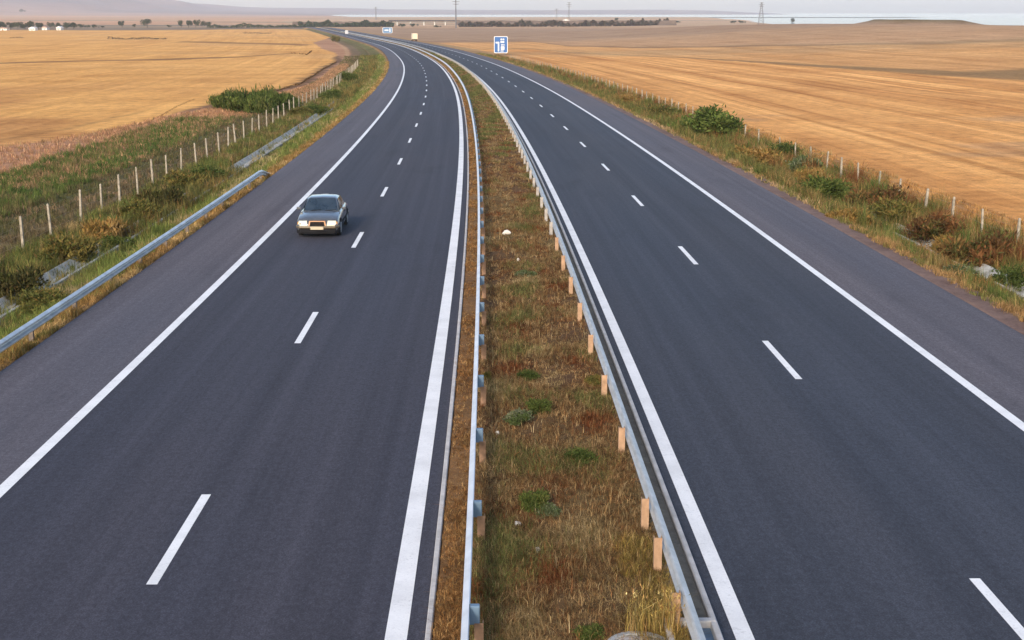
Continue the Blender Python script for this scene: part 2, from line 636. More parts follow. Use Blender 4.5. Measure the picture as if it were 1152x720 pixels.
# ------------------------------------------------------------------ strips that follow the road
def s_rows(s0, s1):
    out = [s0]
    s = s0
    while s < s1:
        s += max(1.0, min(6.0, s * .015))
        out.append(min(s, s1))
    return np.array(out)


def strip(name, o0, o1, s0, s1, dz, mat, parent=None, ss=None, crown=0.0):
    ss = s_rows(s0, s1) if ss is None else ss
    x0, y0 = P(ss, o0)
    x1, y1 = P(ss, o1)
    V = np.concatenate([np.stack([x0, y0, zb(y0) + dz], 1), np.stack([x1, y1, zb(y1) + dz], 1)])
    n = len(ss)
    i = np.arange(n - 1)
    Fc = np.stack([i, i + n, i + n + 1, i + 1], 1)
    uv = np.concatenate([np.stack([np.full(n, o0), ss], 1), np.stack([np.full(n, o1), ss], 1)])
    return np_mesh(name, V, Fc, mat, None, uv, parent=parent)


S_END = 1980.0
road_l = empty('road', (0, 0, 0))
tag(road_l, 'dark two-lane carriageway on the left with the oncoming car', 'road', kind='structure')
road_r = empty('road', (0, 0, 0))
tag(road_r, 'empty dark two-lane carriageway right of the grassy median', 'road', kind='structure')
strip('carriageway', -10.0, -1.92, -60, S_END, 0, M['asphalt'], road_l)
strip('hard_shoulder', -13.12, -10.0, -60, S_END, 0, M['shoulder'], road_l)
strip('carriageway', 2.19, 10.33, -60, S_END, 0, M['asphalt_r'], road_r)
strip('hard_shoulder', 10.33, 13.75, -60, S_END, 0, M['shoulder'], road_r)
for (oc, w, par) in ((-10.0, .25, road_l), (-2.335, .31, road_l), (2.524, .26, road_r), (10.33, .25, road_r)):
    strip('edge_line', oc - w / 2, oc + w / 2, -60, S_END, .006, M['paint'], par)
for oc, s0, par in ((-6.19, 21.13, road_l), (6.447, 17.13, road_r)):
    for k in range(-3, 46):
        s = s0 + 16 * k
        strip('lane_dash', oc - .085, oc + .085, s - 2.02, s + 2.02, .006, M['paint'], par, ss=np.linspace(s - 2.02, s + 2.02, 4))

for oa, ob, lab in ((-1.92, -1.83, 'pale concrete kerb between left carriageway and median soil'),
                    (2.10, 2.19, 'pale concrete kerb between right guardrail and right carriageway')):
    ss = s_rows(-60, 1480)
    rings = []
    mb = MB()
    for s in ss:
        ring = []
        for o_, z_ in ((oa, -.15), (oa, .10), (oa + .015, .125), (ob - .015, .125), (ob, .10), (ob, -.15)):
            x, yv = P(s, o_)
            ring.append((float(x), float(yv), float(zb(yv)) + z_))
        rings.append(ring)
    mb.loft(rings)
    k = mb.build('kerb', M['kerb'], fix=True)
    tag(k, lab, 'kerb', kind='structure')

# concrete ditches beside the fences
for oc, sa, sb, zz, lab in ((-17.0, 30, 175, -.66, 'grey concrete drainage ditch half hidden by weeds, left verge'),
                        (17.65, 38, 66, -.62, 'grey concrete drainage ditch half hidden by weeds, right verge')):
    mb = MB()
    rings = []
    for s in s_rows(sa, sb):
        ring = []
        for o_, z_ in ((-.55, .0), (-.48, .03), (-.22, -.22), (.22, -.22), (.48, .03), (.55, .0), (.55, -.35), (-.55, -.35)):
            x, yv = P(s, oc + o_)
            ring.append((float(x), float(yv), float(zb(yv)) + zz + z_))
        rings.append(ring)
    mb.loft(rings)
    tag(mb.build('ditch', M['ditch_concrete']), lab, 'ditch', kind='structure')

# lagoon
mb = MB()
for d0, d1 in ((4900, 9200),):
    mb.add([(-1300, d0, -11.4), (1500, d0, -11.4), (2100, d1, -11.4), (-1900, d1, -11.4)], [(0, 1, 2, 3)])
mw, t, b, _ = nodes('lagoon_water')
b.inputs['Base Color'].default_value = (.17, .17, .19, 1)
b.inputs['Roughness'].default_value = .10
bump(t, b, noise(t, N(t, 'ShaderNodeTexCoord').outputs['Object'], .05, 3), .03, .5)
tag(mb.build('water', mw), 'bright strip of lagoon water below the far hills', 'lagoon', kind='structure')
mb = MB()
mb.add([(220, 1450, -13.2), (5200, 1450, -13.2), (10500, 15700, -13.2), (1350, 15700, -13.2)], [(0, 1, 2, 3)])  # added water sheet, reflects sky to give the haze's paleness behind the ridge
tag(mb.build('water', mw), 'pale sea put in to match the bright haze behind the right-hand ridge', 'added_sea', kind='structure')


# ------------------------------------------------------------------ guardrails
WPROF = [(0, 0), (.03, .012), (.085, .045), (.09, .07), (.085, .10), (.012, .135), (.004, .155), (.012, .175), (.085, .21), (.09, .24), (.085, .265), (.03, .298), (0, .31)]


def rail_mesh(oc, side, ss, ztop, t=.006):
    """W-beam whose corrugated face looks to side (+1 right, -1 left); ztop(s) = height of its upper edge over the road level"""
    mb = MB()
    rings = []
    front = [(d + t / 2, h) for d, h in WPROF]
    back = [(d - t / 2, h) for d, h in reversed(WPROF)]
    for s in ss:
        ring = []
        zt_ = ztop(s)
        for d, h in front + back:
            x, yv = P(s, oc + side * d)
            ring.append((float(x), float(yv), float(zb(yv)) + zt_ - .31 + h))
        rings.append(ring)
    mb.loft(rings)
    return mb


def guardrail(oc, side, s0, s1, posts, ztop, label, mat, post_off, spacer, ground_z, zpost, pmat='post_tan'):
    x, yv = P(s0, oc)
    root = empty('guardrail', (0, 0, 0))
    tag(root, label, 'guardrail', 'steel guardrails along the motorway')
    ss = np.unique(np.concatenate([s_rows(s0, s1)]))
    rail_mesh(oc, side, ss, ztop).build('rail', mat, root, smooth=False)
    far = [p for p in posts if p > 60]
    for p in posts:
        x, yv, th = cl(p)
        px_, py_ = P(p, oc - side * post_off)
        z0 = float(zb(py_)) + ground_z
        h = min(zpost, ztop(p) - .05 - ground_z)
        if h < .12:
            continue
        mb = MB()
        th = float(th)
        # channel-section post: web and two flanges
        c = Vector((float(px_), float(py_), z0 + h / 2 - .1))
        ux, uy = Vector((math.cos(th), math.sin(th), 0)), Vector((-math.sin(th), math.cos(th), 0))
        mb.box(c - uy * .045, (.125, .012, h + .2), th)
        mb.box(c + ux * .056 + uy * .006, (.012, .088, h + .2), th)
        mb.box(c - ux * .056 + uy * .006, (.012, .088, h + .2), th)
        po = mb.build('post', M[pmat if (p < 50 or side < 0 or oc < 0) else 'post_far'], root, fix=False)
        if spacer:
            sb = MB()
            sx, sy = P(p, oc - side * (spacer / 2 + .004))
            ztp = float(zb(sy)) + ztop(p)
            sb.box((float(sx), float(sy), ztp - .15), (spacer, .10, .27), th)
            so = sb.build('spacer_block', M['zinc_dull'], root, bevel=.012, seg=1)
    return root


pl = [17.0 + 0.0 + 4.02 * k for k in range(-2, 96)]
pl = [20.6 + 4.02 * k for k in range(-3, 92)]
guardrail(-1.30, -1, 4, 1150, pl, lambda s: .80, 'pale guardrail with blue-grey spacer blocks on the left edge of the median',
          M['zinc_pale'], .13, .14, .10, .44, 'post_left')
pr = [17.3, 19.35] + [21.1 + 4.05 * k for k in range(0, 92)]
guardrail(1.65, 1, 4, 1150, pr, lambda s: .72, 'blue-grey guardrail on tan posts on the right edge of the median',
          M['zinc_grey'], .085, 0, .08, .56)


def zt_left(s):
    return .55 - .62 * float(sst(s, 74.5, 79.5))


ls = [20.0 + 4.0 * k for k in range(0, 16)]
guardrail(-13.45, 1, 12, 79.5, ls, zt_left, 'short guardrail on the left verge sloping into the ground at its far end',
          M['zinc'], .14, 0, -.18, .45, 'post_dark')


# ------------------------------------------------------------------ fences
def fence(oc, s_list, label, hgt, wires=True):
    root = empty('wire_fence', (0, 0, 0))
    tag(root, label, 'fence', 'post and wire fences beside the motorway')
    tops = []
    for s in s_list:
        x, yv = P(s, oc + random.uniform(-.06, .06))
        x, yv = float(x), float(yv)
        z = zt1(x, yv)
        h = hgt * random.uniform(.94, 1.06)
        lean = Vector((random.gauss(0, .05), random.gauss(0, .05), 0))
        mb = MB()
        a, b_ = Vector((x, yv, z - .2)), Vector((x, yv, z + h)) + lean
        w = random.uniform(.042, .058)
        ring0 = [a + Vector((dx * w * 1.1, dy * w * 1.1, 0)) for dx, dy in ((-1, -1), (1, -1), (1, 1), (-1, 1))]
        ring1 = [b_ + Vector((dx * w * .9, dy * w * .9, 0)) for dx, dy in ((-1, -1), (1, -1), (1, 1), (-1, 1))]
        ring2 = [b_ + Vector((dx * w * .5, dy * w * .5, .025)) for dx, dy in ((-1, -1), (1, -1), (1, 1), (-1, 1))]
        mb.loft([ring0, ring1, ring2])
        mb.build('post', M['post_white'], root)
        tops.append((a + Vector((0, 0, .2)), b_))
    for f in (.25, .5, .75, .94):
        mb = MB()
        for (a0, a1), (b0, b1) in zip(tops[:-1], tops[1:]):
            mb.bar(a0.lerp(a1, f) + Vector((0, -.055, 0)), b0.lerp(b1, f) + Vector((0, -.055, 0)), .0035, n=3)
        mb.build('wire', M['wire'], root, fix=False)


def s_of(px_list, oc):
    """where along the fence line each post of the photo stands"""
    ss = np.arange(30, 260, .25)
    x, yv = P(ss, oc)
    z = zt(x, yv)
    u = W_PX / 2 + F_PX * x / (yv * CP - (z - CAM_H) * SP)
    if u[0] > u[-1]:
        return list(np.interp(px_list, u[::-1], ss[::-1]))
    return list(np.interp(px_list, u, ss))


sl = s_of([-5, 27, 59.5, 92, 113.5, 136, 155, 173, 188, 204, 220, 233.5, 246, 257, 266, 275, 284, 292, 300, 307], -20.25)
fence(-20.25, sl + [sl[-1] + 4.6 * k for k in range(1, 42)], 'long fence of pale posts in green weeds below the left wheat field', 1.55)
sr_ = s_of([1188, 1142, 1105, 1070, 1040, 1011, 988, 966, 947, 929, 911, 895, 877, 853, 838, 820], 20.75)
sr_.sort()
fence(20.75, sr_ + [sr_[-1] + 4.4 * k for k in range(1, 60)], 'long fence of pale posts half sunk in weeds beside the right stubble field', 1.3)


# ------------------------------------------------------------------ vegetation
def blades(n_per, xy, z, hgt, wid, lean, cols, seed, bend=.35):
    """n_per blades at every root: each blade two triangles bending over -> verts, tri faces, colours"""
    r = np.random.default_rng(seed)
    n = len(xy)
    k = n * n_per
    bx = np.repeat(xy[:, 0], n_per) + r.normal(size=k) * np.repeat(wid * 2.2, n_per)
    by = np.repeat(xy[:, 1], n_per) + r.normal(size=k) * np.repeat(wid * 2.2, n_per)
    bz = np.repeat(z, n_per) - .02
    H = np.repeat(hgt, n_per) * r.uniform(.45, 1.15, k)
    Wd = np.repeat(wid, n_per) * r.uniform(.5, 1.2, k)
    a = r.uniform(0, 2 * math.pi, k)
    ln = np.abs(r.normal(size=k)) * lean
    dx, dy = np.cos(a), np.sin(a)
    b = r.uniform(0, 2 * math.pi, k)
    px_, py_ = np.cos(b) * Wd / 2, np.sin(b) * Wd / 2
    m = .55
    V = np.empty((k, 5, 3))
    V[:, 0] = np.stack([bx - px_, by - py_, bz], 1)
    V[:, 1] = np.stack([bx + px_, by + py_, bz], 1)
    V[:, 2] = np.stack([bx + px_ * .8 + dx * ln * H * m * .6, by + py_ * .8 + dy * ln * H * m * .6, bz + H * m], 1)
    V[:, 3] = np.stack([bx - px_ * .8 + dx * ln * H * m * .6, by - py_ * .8 + dy * ln * H * m * .6, bz + H * m], 1)
    V[:, 4] = np.stack([bx + dx * ln * H * (1 + bend), by + dy * ln * H * (1 + bend), bz + H * (1 - .3 * np.minimum(ln, 1))], 1)
    i = np.arange(k)[:, None] * 5
    T = np.concatenate([i + np.array([[0, 1, 2]]), i + np.array([[0, 2, 3]]), i + np.array([[3, 2, 4]])], 0)
    c = np.repeat(cols, n_per, 0) * np.repeat(r.uniform(.7, 1.3, (n, 1)), n_per, 0) * r.uniform(.55, 1.5, (k, 1))
    C = np.ones((k, 5, 4))
    C[..., :3] = c[:, None, :]
    return V.reshape(-1, 3), T, C.reshape(-1, 4)


def scatter(o0, o1, s0, s1, n, seed, bias=1.0):
    """random roots between two offsets, density falling with distance"""
    r = np.random.default_rng(seed)
    u = r.uniform(0, 1, n)
    p = 1.0 - bias
    s = (s0 ** p + u * (s1 ** p - s0 ** p)) ** (1 / p) if abs(p) > 1e-6 else s0 * (s1 / s0) ** u
    o_ = r.uniform(o0, o1, n)
    x, yv = P(s, o_)
    return np.stack([x, yv], 1), s, o_, r


def palette(r, n, cols, w):
    i = r.choice(len(cols), n, p=np.array(w) / sum(w))
    return np.array(cols)[i]


def join(parts):
    V, T, C = [], [], []
    k = 0
    for v, t_, c in parts:
        V.append(v)
        T.append(t_ + k)
        C.append(c)
        k += len(v)
    return np.concatenate(V), np.concatenate(T), np.concatenate(C)


# median grass
parts = []
xy, s, o_, r = scatter(-1.80, 1.74, 9.0, 420, 90000, 41, 1.6)
pw = wob(xy[:, 0] * 1.0, xy[:, 1] * .6, 4.0, 51) + r.normal(size=len(s)) * .35
pw2 = wob(xy[:, 0], xy[:, 1] * .5, 2.2, 53) + r.normal(size=len(s)) * .3
DRY = [(.23, .130, .054), (.18, .085, .036), (.38, .25, .12), (.075, .043, .023), (.20, .145, .07)]
col = palette(r, len(s), DRY, [4, 3, 4, 2.5, 3])
red = palette(r, len(s), [(.20, .072, .03), (.14, .05, .022), (.25, .115, .045)], [2, 2, 1])
col = np.where((pw2 > .85)[:, None], red, col)
tan = palette(r, len(s), [(.32, .23, .11), (.24, .165, .075), (.44, .33, .17)], [2, 2, 1])
col = np.where((pw2 < -.75)[:, None], tan, col)
grn = palette(r, len(s), [(.13, .14, .045), (.19, .18, .065), (.10, .11, .036)], [1, 1, 1])
farw = sst(s, 40, 160) * .8
isg = (pw > .98 - farw * 1.1)
col = np.where(isg[:, None], grn, col)
left_strip = (o_ < -1.33)
orange = palette(r, len(s), [(.34, .17, .06), (.24, .115, .042), (.42, .26, .11), (.12, .06, .025)], [2, 2, 2, 2])
col = np.where(left_strip[:, None], orange, col)
yel = (o_ > .95 + .25 * pw) & (s < 20.5) & (pw2 > -.4)
col = np.where(yel[:, None], palette(r, len(s), [(.30, .21, .055), (.24, .14, .05), (.16, .12, .04), (.42, .31, .11)], [2, 2, 2, 1]), col)
z = zt(xy[:, 0], xy[:, 1])
hg = np.where(left_strip, .085, .12) * (1 + .75 * np.clip(pw, -.7, 1)) * (1 + s * .002)
hg = hg * np.where(yel, 1.5, 1.0)
wd = .0045 + .00020 * s
parts.append(blades(6, xy, z, hg, wd, .9, col, 42))
# taller dry stems
xy, s, o_, r = scatter(-1.15, 1.62, 9.0, 150, 7000, 44, 1.7)
col = palette(r, len(s), [(.42, .29, .14), (.30, .18, .075), (.26, .12, .05), (.50, .38, .21)], [3, 3, 2, 1])
parts.append(blades(2, xy, zt(xy[:, 0], xy[:, 1]), .24 * r.uniform(.5, 1.3, len(s)), .004 + .00016 * s, .35, col, 45))
V, T, C = join(parts)
tag(np_mesh('median_grass', V, T, M['grass'], C), 'short dry brown grass covering the median between the guardrails', 'grass', kind='stuff')

# verges
VERGE = [
    # o0, o1, s0, s1, n, height, palette, weights
    (-14.15, -13.15, 24, 330, 9000, .22, [(.36, .22, .085), (.25, .15, .05), (.20, .17, .055), (.42, .28, .12)], [3, 3, 2, 2]),
    (-16.4, -13.9, 28, 420, 13000, .36, [(.155, .19, .05), (.22, .22, .062), (.10, .135, .036), (.30, .22, .08), (.36, .28, .14)], [3, 3, 2.5, 1.5, 1]),
    (-20.4, -17.6, 38, 420, 11000, .42, [(.13, .15, .042), (.21, .17, .056), (.09, .11, .032), (.16, .10, .042), (.28, .20, .09)], [3, 2.5, 3, 1.5, 1]),
    (-25.0, -20.3, 45, 420, 9000, .34, [(.15, .11, .06), (.12, .105, .045), (.09, .095, .035), (.24, .16, .09)], [3, 3, 2.5, 1]),
    (-31.5, -24.5, 60, 140, 9000, .40, [(.075, .115, .03), (.11, .14, .037), (.14, .14, .05), (.20, .15, .07)], [3, 3, 2, .8]),
    (14.5, 16.0, 32, 420, 8000, .24, [(.33, .20, .085), (.20, .17, .055), (.14, .14, .045), (.40, .27, .14)], [3, 2, 2, 2]),
    (15.6, 17.1, 32, 420, 9000, .38, [(.15, .15, .045), (.21, .18, .06), (.12, .12, .04), (.30, .16, .06)], [3, 3, 2, 2]),
    (18.1, 21.6, 40, 420, 12000, .48, [(.16, .145, .045), (.24, .15, .055), (.23, .11, .05), (.12, .12, .04), (.33, .19, .08)], [3, 3, 3, 2, 1]),
    (-17.9, -15.9, 30, 58, 1900, .45, [(.13, .14, .045), (.18, .16, .05), (.22, .15, .055), (.09, .10, .03)], [3, 3, 2, 2]),
    (-17.7, -16.1, 87, 152, 420, .45, [(.15, .15, .05), (.20, .17, .055), (.26, .19, .08), (.09, .10, .03)], [3, 3, 2, 2]),
    (-17.9, -15.9, 58, 87, 2200, .62, [(.13, .13, .045), (.20, .16, .055), (.24, .13, .05), (.09, .10, .03)], [3, 3, 2, 2]),
    (-17.9, -15.9, 152, 420, 3000, .60, [(.13, .13, .045), (.20, .16, .055), (.24, .15, .05), (.09, .10, .03)], [3, 3, 2, 2]),
    (15.4, 18.4, 58, 420, 11000, .66, [(.11, .125, .038), (.165, .155, .048), (.22, .14, .055), (.08, .095, .03), (.30, .20, .08)], [3, 3, 2, 2, 1.5]),
    (18.4, 21.4, 44, 300, 11000, .74, [(.085, .115, .03), (.125, .145, .04), (.19, .155, .05), (.31, .20, .085), (.25, .11, .045), (.17, .07, .03)], [2.5, 3, 2.5, 1.5, 2, 1.5]),
    (15.2, 16.8, 40, 160, 3000, .45, [(.11, .14, .038), (.16, .165, .05), (.30, .20, .08), (.20, .12, .05)], [3, 3, 2, 1.5]),
    (21.4, 24.2, 50, 380, 5000, .26, [(.42, .24, .09), (.34, .17, .06), (.28, .20, .08)], [3, 2, 1]),
]
parts = []
for i, (o0, o1, s0, s1, n, hh, pc, pwt) in enumerate(VERGE):
    if s0 < 57 and s1 > 100:      # carry the growth on towards the bridge the picture is taken from
        s0, n = max(15.0, s0 * .62), int(n * 1.3)
    xy, s, o_, r = scatter(o0, o1, s0, s1, n, 60 + i, 1.5)
    pn = wob(xy[:, 0], xy[:, 1], 5.5, 70 + i) * 1.15
    order = np.clip(((pn + 1) / 2 + r.normal(size=n) * .17), 0, .999)
    cw = np.cumsum(np.array(pwt) / sum(pwt))
    col = np.array(pc)[np.searchsorted(cw, order)]
    z = zt(xy[:, 0], xy[:, 1])
    hg = hh * (1 + .6 * wob(xy[:, 0], xy[:, 1], 3, 80 + i)) * r.uniform(.45, 1.35, n)
    parts.append(blades(6, xy, z, hg, .012 + .00022 * s, .45, col, 90 + i))
# tall pinkish dry grass along the wheat edge
r = np.random.default_rng(101)
n = 14000
ys = 70 * (330 / 70) ** r.uniform(0, 1, n)
oa, ob = np.interp(ys, *E_wheat), np.interp(ys, *E_pink)
oa = oa + 2.6 * sst(ys, 135, 160)
os_ = oa + (ob - oa) * r.uniform(-.02, 1.12, n)
xs = xc(ys) + os_ / np.cos(thy(ys))
col = palette(r, n, [(.42, .23, .13), (.36, .19, .10), (.48, .29, .16), (.25, .18, .085)], [3, 3, 2, 1])
parts.append(blades(5, np.stack([xs, ys], 1), zt(xs, ys), .34 * r.uniform(.5, 1.3, n), .014 + .00025 * ys, .35, col, 102))
V, T, C = join(parts)
tag(np_mesh('verge_grass', V, T, M['grass'], C), 'tangled green and straw coloured grass on the verges beside both shoulders', 'grass', kind='stuff')


# ---- bushes: leaf and twig clumps
def bush_mesh(name, seed, cols, w, n=1500, leaf=.10, upright=.5, lobes=6, fat=1.0):
    """unit bush: 1 m wide, 1 m high before scaling"""
    r = np.random.default_rng(seed)
    a_ = r.uniform(0, 6.283, lobes)
    q_ = r.uniform(0, 1, lobes) ** .6 * .42
    lc = np.stack([np.cos(a_) * q_, np.sin(a_) * q_, (.16 + r.uniform(0, .55, lobes) * (1 - q_ * 1.5))], 1)
    lr = r.uniform(.09, .25, lobes) * fat
    li = r.integers(0, lobes, n)
    d = r.normal(size=(n, 3))
    d /= np.linalg.norm(d, axis=1)[:, None]
    rad = lr[li] * (r.uniform(.25, 1.05, n) ** .6 + (r.uniform(size=n) < .12) * r.uniform(0, .7, n))
    p = lc[li] + d * rad[:, None] * np.array([1.1, 1.1, 1.0])
    p[:, 2] = np.abs(p[:, 2])
    # leaves: bent quads
    up = np.array([0, 0, 1.0])
    ax = d * (1 - upright) + up * upright + r.normal(size=(n, 3)) * .35
    ax /= np.linalg.norm(ax, axis=1)[:, None]
    sd = np.cross(ax, r.normal(size=(n, 3)))
    sd /= np.linalg.norm(sd, axis=1)[:, None] + 1e-9
    L = leaf * r.uniform(.5, 1.7, n)[:, None] * (1 + upright * 1.6)
    Wd = leaf * r.uniform(.25, .6, n)[:, None] * (1 - upright * .55)
    V = np.stack([p - ax * L * .5, p + sd * Wd, p + ax * L * .5, p - sd * Wd], 1)
    Fq_ = np.arange(n * 4).reshape(n, 4)
    tone = palette(r, lobes, cols, w)
    c = np.where(r.uniform(size=(n, 1)) < .6, tone[li], palette(r, n, cols, w)) * r.uniform(.7, 1.3, (n, 1))
    C = np.ones((n, 4, 4))
    C[..., :3] = c[:, None, :]
    V = V.reshape(-1, 3)
    w_ = np.percentile(np.abs(V[:, :2]), 97)
    h_ = np.percentile(V[:, 2], 98.5)
    V = V * np.array([.5 / w_, .5 / w_, .93 / h_])
    V[:, 2] = np.maximum(V[:, 2], -.02)
    return np_mesh(name, V, Fq_, M['leaf'], C.reshape(-1, 4), link_it=False)


GREEN = ([(.075, .105, .028), (.105, .130, .034), (.050, .072, .022), (.14, .145, .045)], [3, 3, 2, 1])
OLIVE = ([(.13, .125, .035), (.19, .15, .045), (.09, .095, .03), (.22, .14, .05)], [3, 3, 2, 2])
RUST = ([(.16, .075, .032), (.10, .055, .026), (.20, .12, .045), (.12, .10, .036), (.085, .08, .028)], [3, 2, 2, 2, 2])
LIGHTG = ([(.10, .145, .035), (.14, .175, .045), (.07, .10, .028), (.18, .19, .06)], [3, 3, 2, 1])
DARKB = ([(.075, .065, .026), (.05, .05, .02), (.11, .08, .032), (.085, .09, .03)], [3, 3, 2, 2])
OCHRE = ([(.33, .19, .06), (.26, .16, .05), (.20, .16, .045), (.38, .25, .10)], [3, 3, 2, 1])
SILVER = ([(.16, .18, .10), (.11, .14, .06), (.24, .25, .16), (.08, .11, .035)], [3, 3, 1, 2])
YELLOW = ([(.40, .27, .05), (.30, .22, .05), (.20, .18, .05), (.48, .33, .10)], [3, 3, 2, 1])
BM = {}
for nm, pal, up, lf in (('green', GREEN, .35, .085), ('olive', OLIVE, .6, .10), ('rust', RUST, .55, .10), ('dark', DARKB, .55, .10), ('ochre', OCHRE, .75, .11),
                        ('silver', SILVER, .4, .10), ('yellow', YELLOW, .8, .10), ('reed', GREEN, .85, .12), ('lightgreen', LIGHTG, .4, .09)):
    BM[nm] = [bush_mesh('shrub_foliage', 200 + 7 * i + len(nm) * 31, *pal, n=3600, leaf=lf * .58, upright=up, lobes=11 + 3 * i, fat=1.5 if nm == 'reed' else 1.15) for i in range(3)]


def plant(name, kind, px_, py_, wpx, hpx, label, cat='shrub', group=None, deep=1.0, var=0):
    p = at(px_, py_)
    k = ppm(p)
    o = link(name, BM[kind][var % 3])
    wdt = wpx / k
    o.location = (p.x, p.y + wdt * .2, p.z - .03)
    low = {'shrub': .70, 'weed': .72, 'bush': .86}[name]
    o.scale = (wdt, wdt * deep, hpx / k * 1.12 * low)
    o.rotation_euler = (0, 0, 0.6 * ((var * 37) % 10 - 5) / 5)
    tag(o, label, cat, group)
    return o


# the long reedy bush in front of the left wheat field, as one mass of several crowns
def joined_bush(name, px_list, kind, label, cat):
    parts_v, parts_f, parts_c = [], [], []
    k0 = 0
    base = at(*px_list[0][:2])
    for i, (a, b_, wpx, hpx) in enumerate(px_list):
        p = at(a, b_)
        k = ppm(p)
        me = BM[kind][i % 3]
        n = len(me.vertices)
        co = np.empty(n * 3, np.float32)
        me.vertices.foreach_get('co', co)
        co = co.reshape(-1, 3).astype(float)
        a_ = i * 1.7
        co[:, :2] = co[:, :2] @ np.array([[math.cos(a_), -math.sin(a_)], [math.sin(a_), math.cos(a_)]])
        co = co * np.array([wpx / k, wpx / k, hpx / k * .86]) + np.array(p - base)
        fc = np.arange(n).reshape(-1, 4)
        cc = np.empty(n * 4, np.float32)
        me.color_attributes['Col'].data.foreach_get('color', cc)
        parts_v.append(co)
        parts_f.append(fc + k0)
        parts_c.append(cc.reshape(-1, 4))
        k0 += n
    o = np_mesh(name, np.concatenate(parts_v), np.concatenate(parts_f), M['leaf'], np.concatenate(parts_c))
    o.location = base
    return tag(o, label, cat)


joined_bush('bush', [(285, 126, 44, 30), (258, 123, 32, 24), (306, 126, 40, 26), (322, 122, 26, 18), (270, 127, 34, 27), (295, 128, 36, 26), (247, 122, 22, 16)], 'reed',
            'wide dark green bush between the left fence and the wheat', 'bush')
plant('bush', 'olive', 377, 47, 9, 7, 'tiny dark bush beside the left dirt track at the bend', var=1)
plant('bush', 'lightgreen', 801, 156, 66, 36, 'bright green rounded bush on the right fence line', 'bush', var=0)

G1 = 'weedy shrubs along the left ditch'
for i, (a, b_, w, h, kind, lab) in enumerate([
    (14, 338, 60, 46, 'dark', 'dark brown shrub at the left picture edge above the ditch'),
    (72, 296, 54, 36, 'olive', 'olive shrub with brown base just below the nearest left fence post'),
    (40, 352, 66, 30, 'olive', 'yellow-green weed clump right behind the near end of the left guardrail'),
    (112, 272, 50, 32, 'ochre', 'straw coloured shrub below the third left fence post'),
    (128, 284, 34, 22, 'green', 'low green shrub growing in the left ditch'),
    (150, 250, 46, 30, 'olive', 'broad olive shrub midway along the left guardrail'),
    (178, 238, 44, 34, 'dark', 'brown and dark green shrub with a deep shaded gap, left ditch'),
    (206, 216, 42, 28, 'olive', 'olive shrub under the tall fence posts on the left verge'),
    (228, 206, 40, 24, 'green', 'dark green shrub close to the far half of the left guardrail'),
    (196, 238, 40, 18, 'silver', 'grey-green weed between ditch and left guardrail'),
    (352, 129, 26, 14, 'green', 'dark green shrub at the far end of the open concrete ditch'),
    (336, 130, 24, 12, 'olive', 'olive weed between left fence and ditch mouth'),
    (372, 112, 26, 14, 'green', 'green weeds at the start of the bend, left verge'),
    (388, 92, 20, 14, 'green', 'small dark green bush on the inner side of the bend'),
]):
    plant('shrub', kind, a, b_, w, h, lab, group=G1, var=i)
G2 = 'weedy shrubs along the right ditch'
for i, (a, b_, w, h, kind, lab) in enumerate([
    (850, 188, 60, 26, 'ochre', 'ochre grass clump just right of the bright green bush'),
    (880, 180, 36, 24, 'green', 'small dark shrub by a leaning fence post, right verge'),
    (912, 210, 40, 26, 'ochre', 'yellow-green weed clump between right shoulder and fence'),
    (934, 232, 58, 40, 'green', 'leafy green shrub nearest the right gravel shoulder'),
    (905, 196, 30, 26, 'silver', 'grey-green thistly shrub at the right fence'),
    (985, 240, 56, 36, 'rust', 'reddish brown shrub behind the leafy green one'),
    (1012, 254, 50, 36, 'olive', 'olive brown shrub before the start of the open right ditch'),
    (1052, 276, 60, 44, 'rust', 'brown shrub under the fourth right fence post from the edge'),
    (1098, 302, 70, 48, 'rust', 'large rust red shrub over the right ditch'),
    (1070, 288, 40, 26, 'ochre', 'straw shrub beside the large rust red one'),
    (1141, 330, 44, 36, 'green', 'green weed at the right picture edge below the last fence post'),
    (960, 252, 46, 22, 'ochre', 'low ochre tuft on the gravel margin of the right shoulder'),
    (1078, 312, 40, 18, 'silver', 'grey dry weed in the open right ditch'),
    (740, 134, 46, 18, 'olive', 'low olive weeds left of the bright green bush'),
    (700, 118, 44, 14, 'ochre', 'low yellow weeds far along the right fence'),
]):
    plant('shrub', kind, a, b_, w, h, lab, group=G2, var=i + 1)
G3 = 'small green plants in the median grass'
for i, (a, b_, w, h, kind, lab) in enumerate([
    (600, 576, 46, 30, 'green', 'green tufted plant just above the two white stones in the median'),
    (616, 582, 32, 20, 'silver', 'silvery weed touching the green plant above the stones'),
    (650, 524, 44, 22, 'green', 'compact green plant in the median near the right guardrail'),
    (585, 478, 40, 22, 'silver', 'grey-green weed in the middle of the median'),
    (606, 466, 36, 20, 'green', 'thin green weed beside the grey-green one'),
    (592, 428, 30, 14, 'green', 'small green tuft midway up the median'),
    (668, 434, 24, 16, 'olive', 'olive tuft against the right guardrail post'),
    (664, 722, 44, 18, 'green', 'green tuft at the bottom edge beside the round concrete cover'),
    (590, 312, 26, 10, 'silver', 'faint grey-green tuft far up the median'),
    (548, 428, 14, 14, 'olive', 'grey-olive tuft behind a left spacer block'),
]):
    plant('weed', kind, a, b_, w * .8, h, lab, 'plant', G3, var=i)


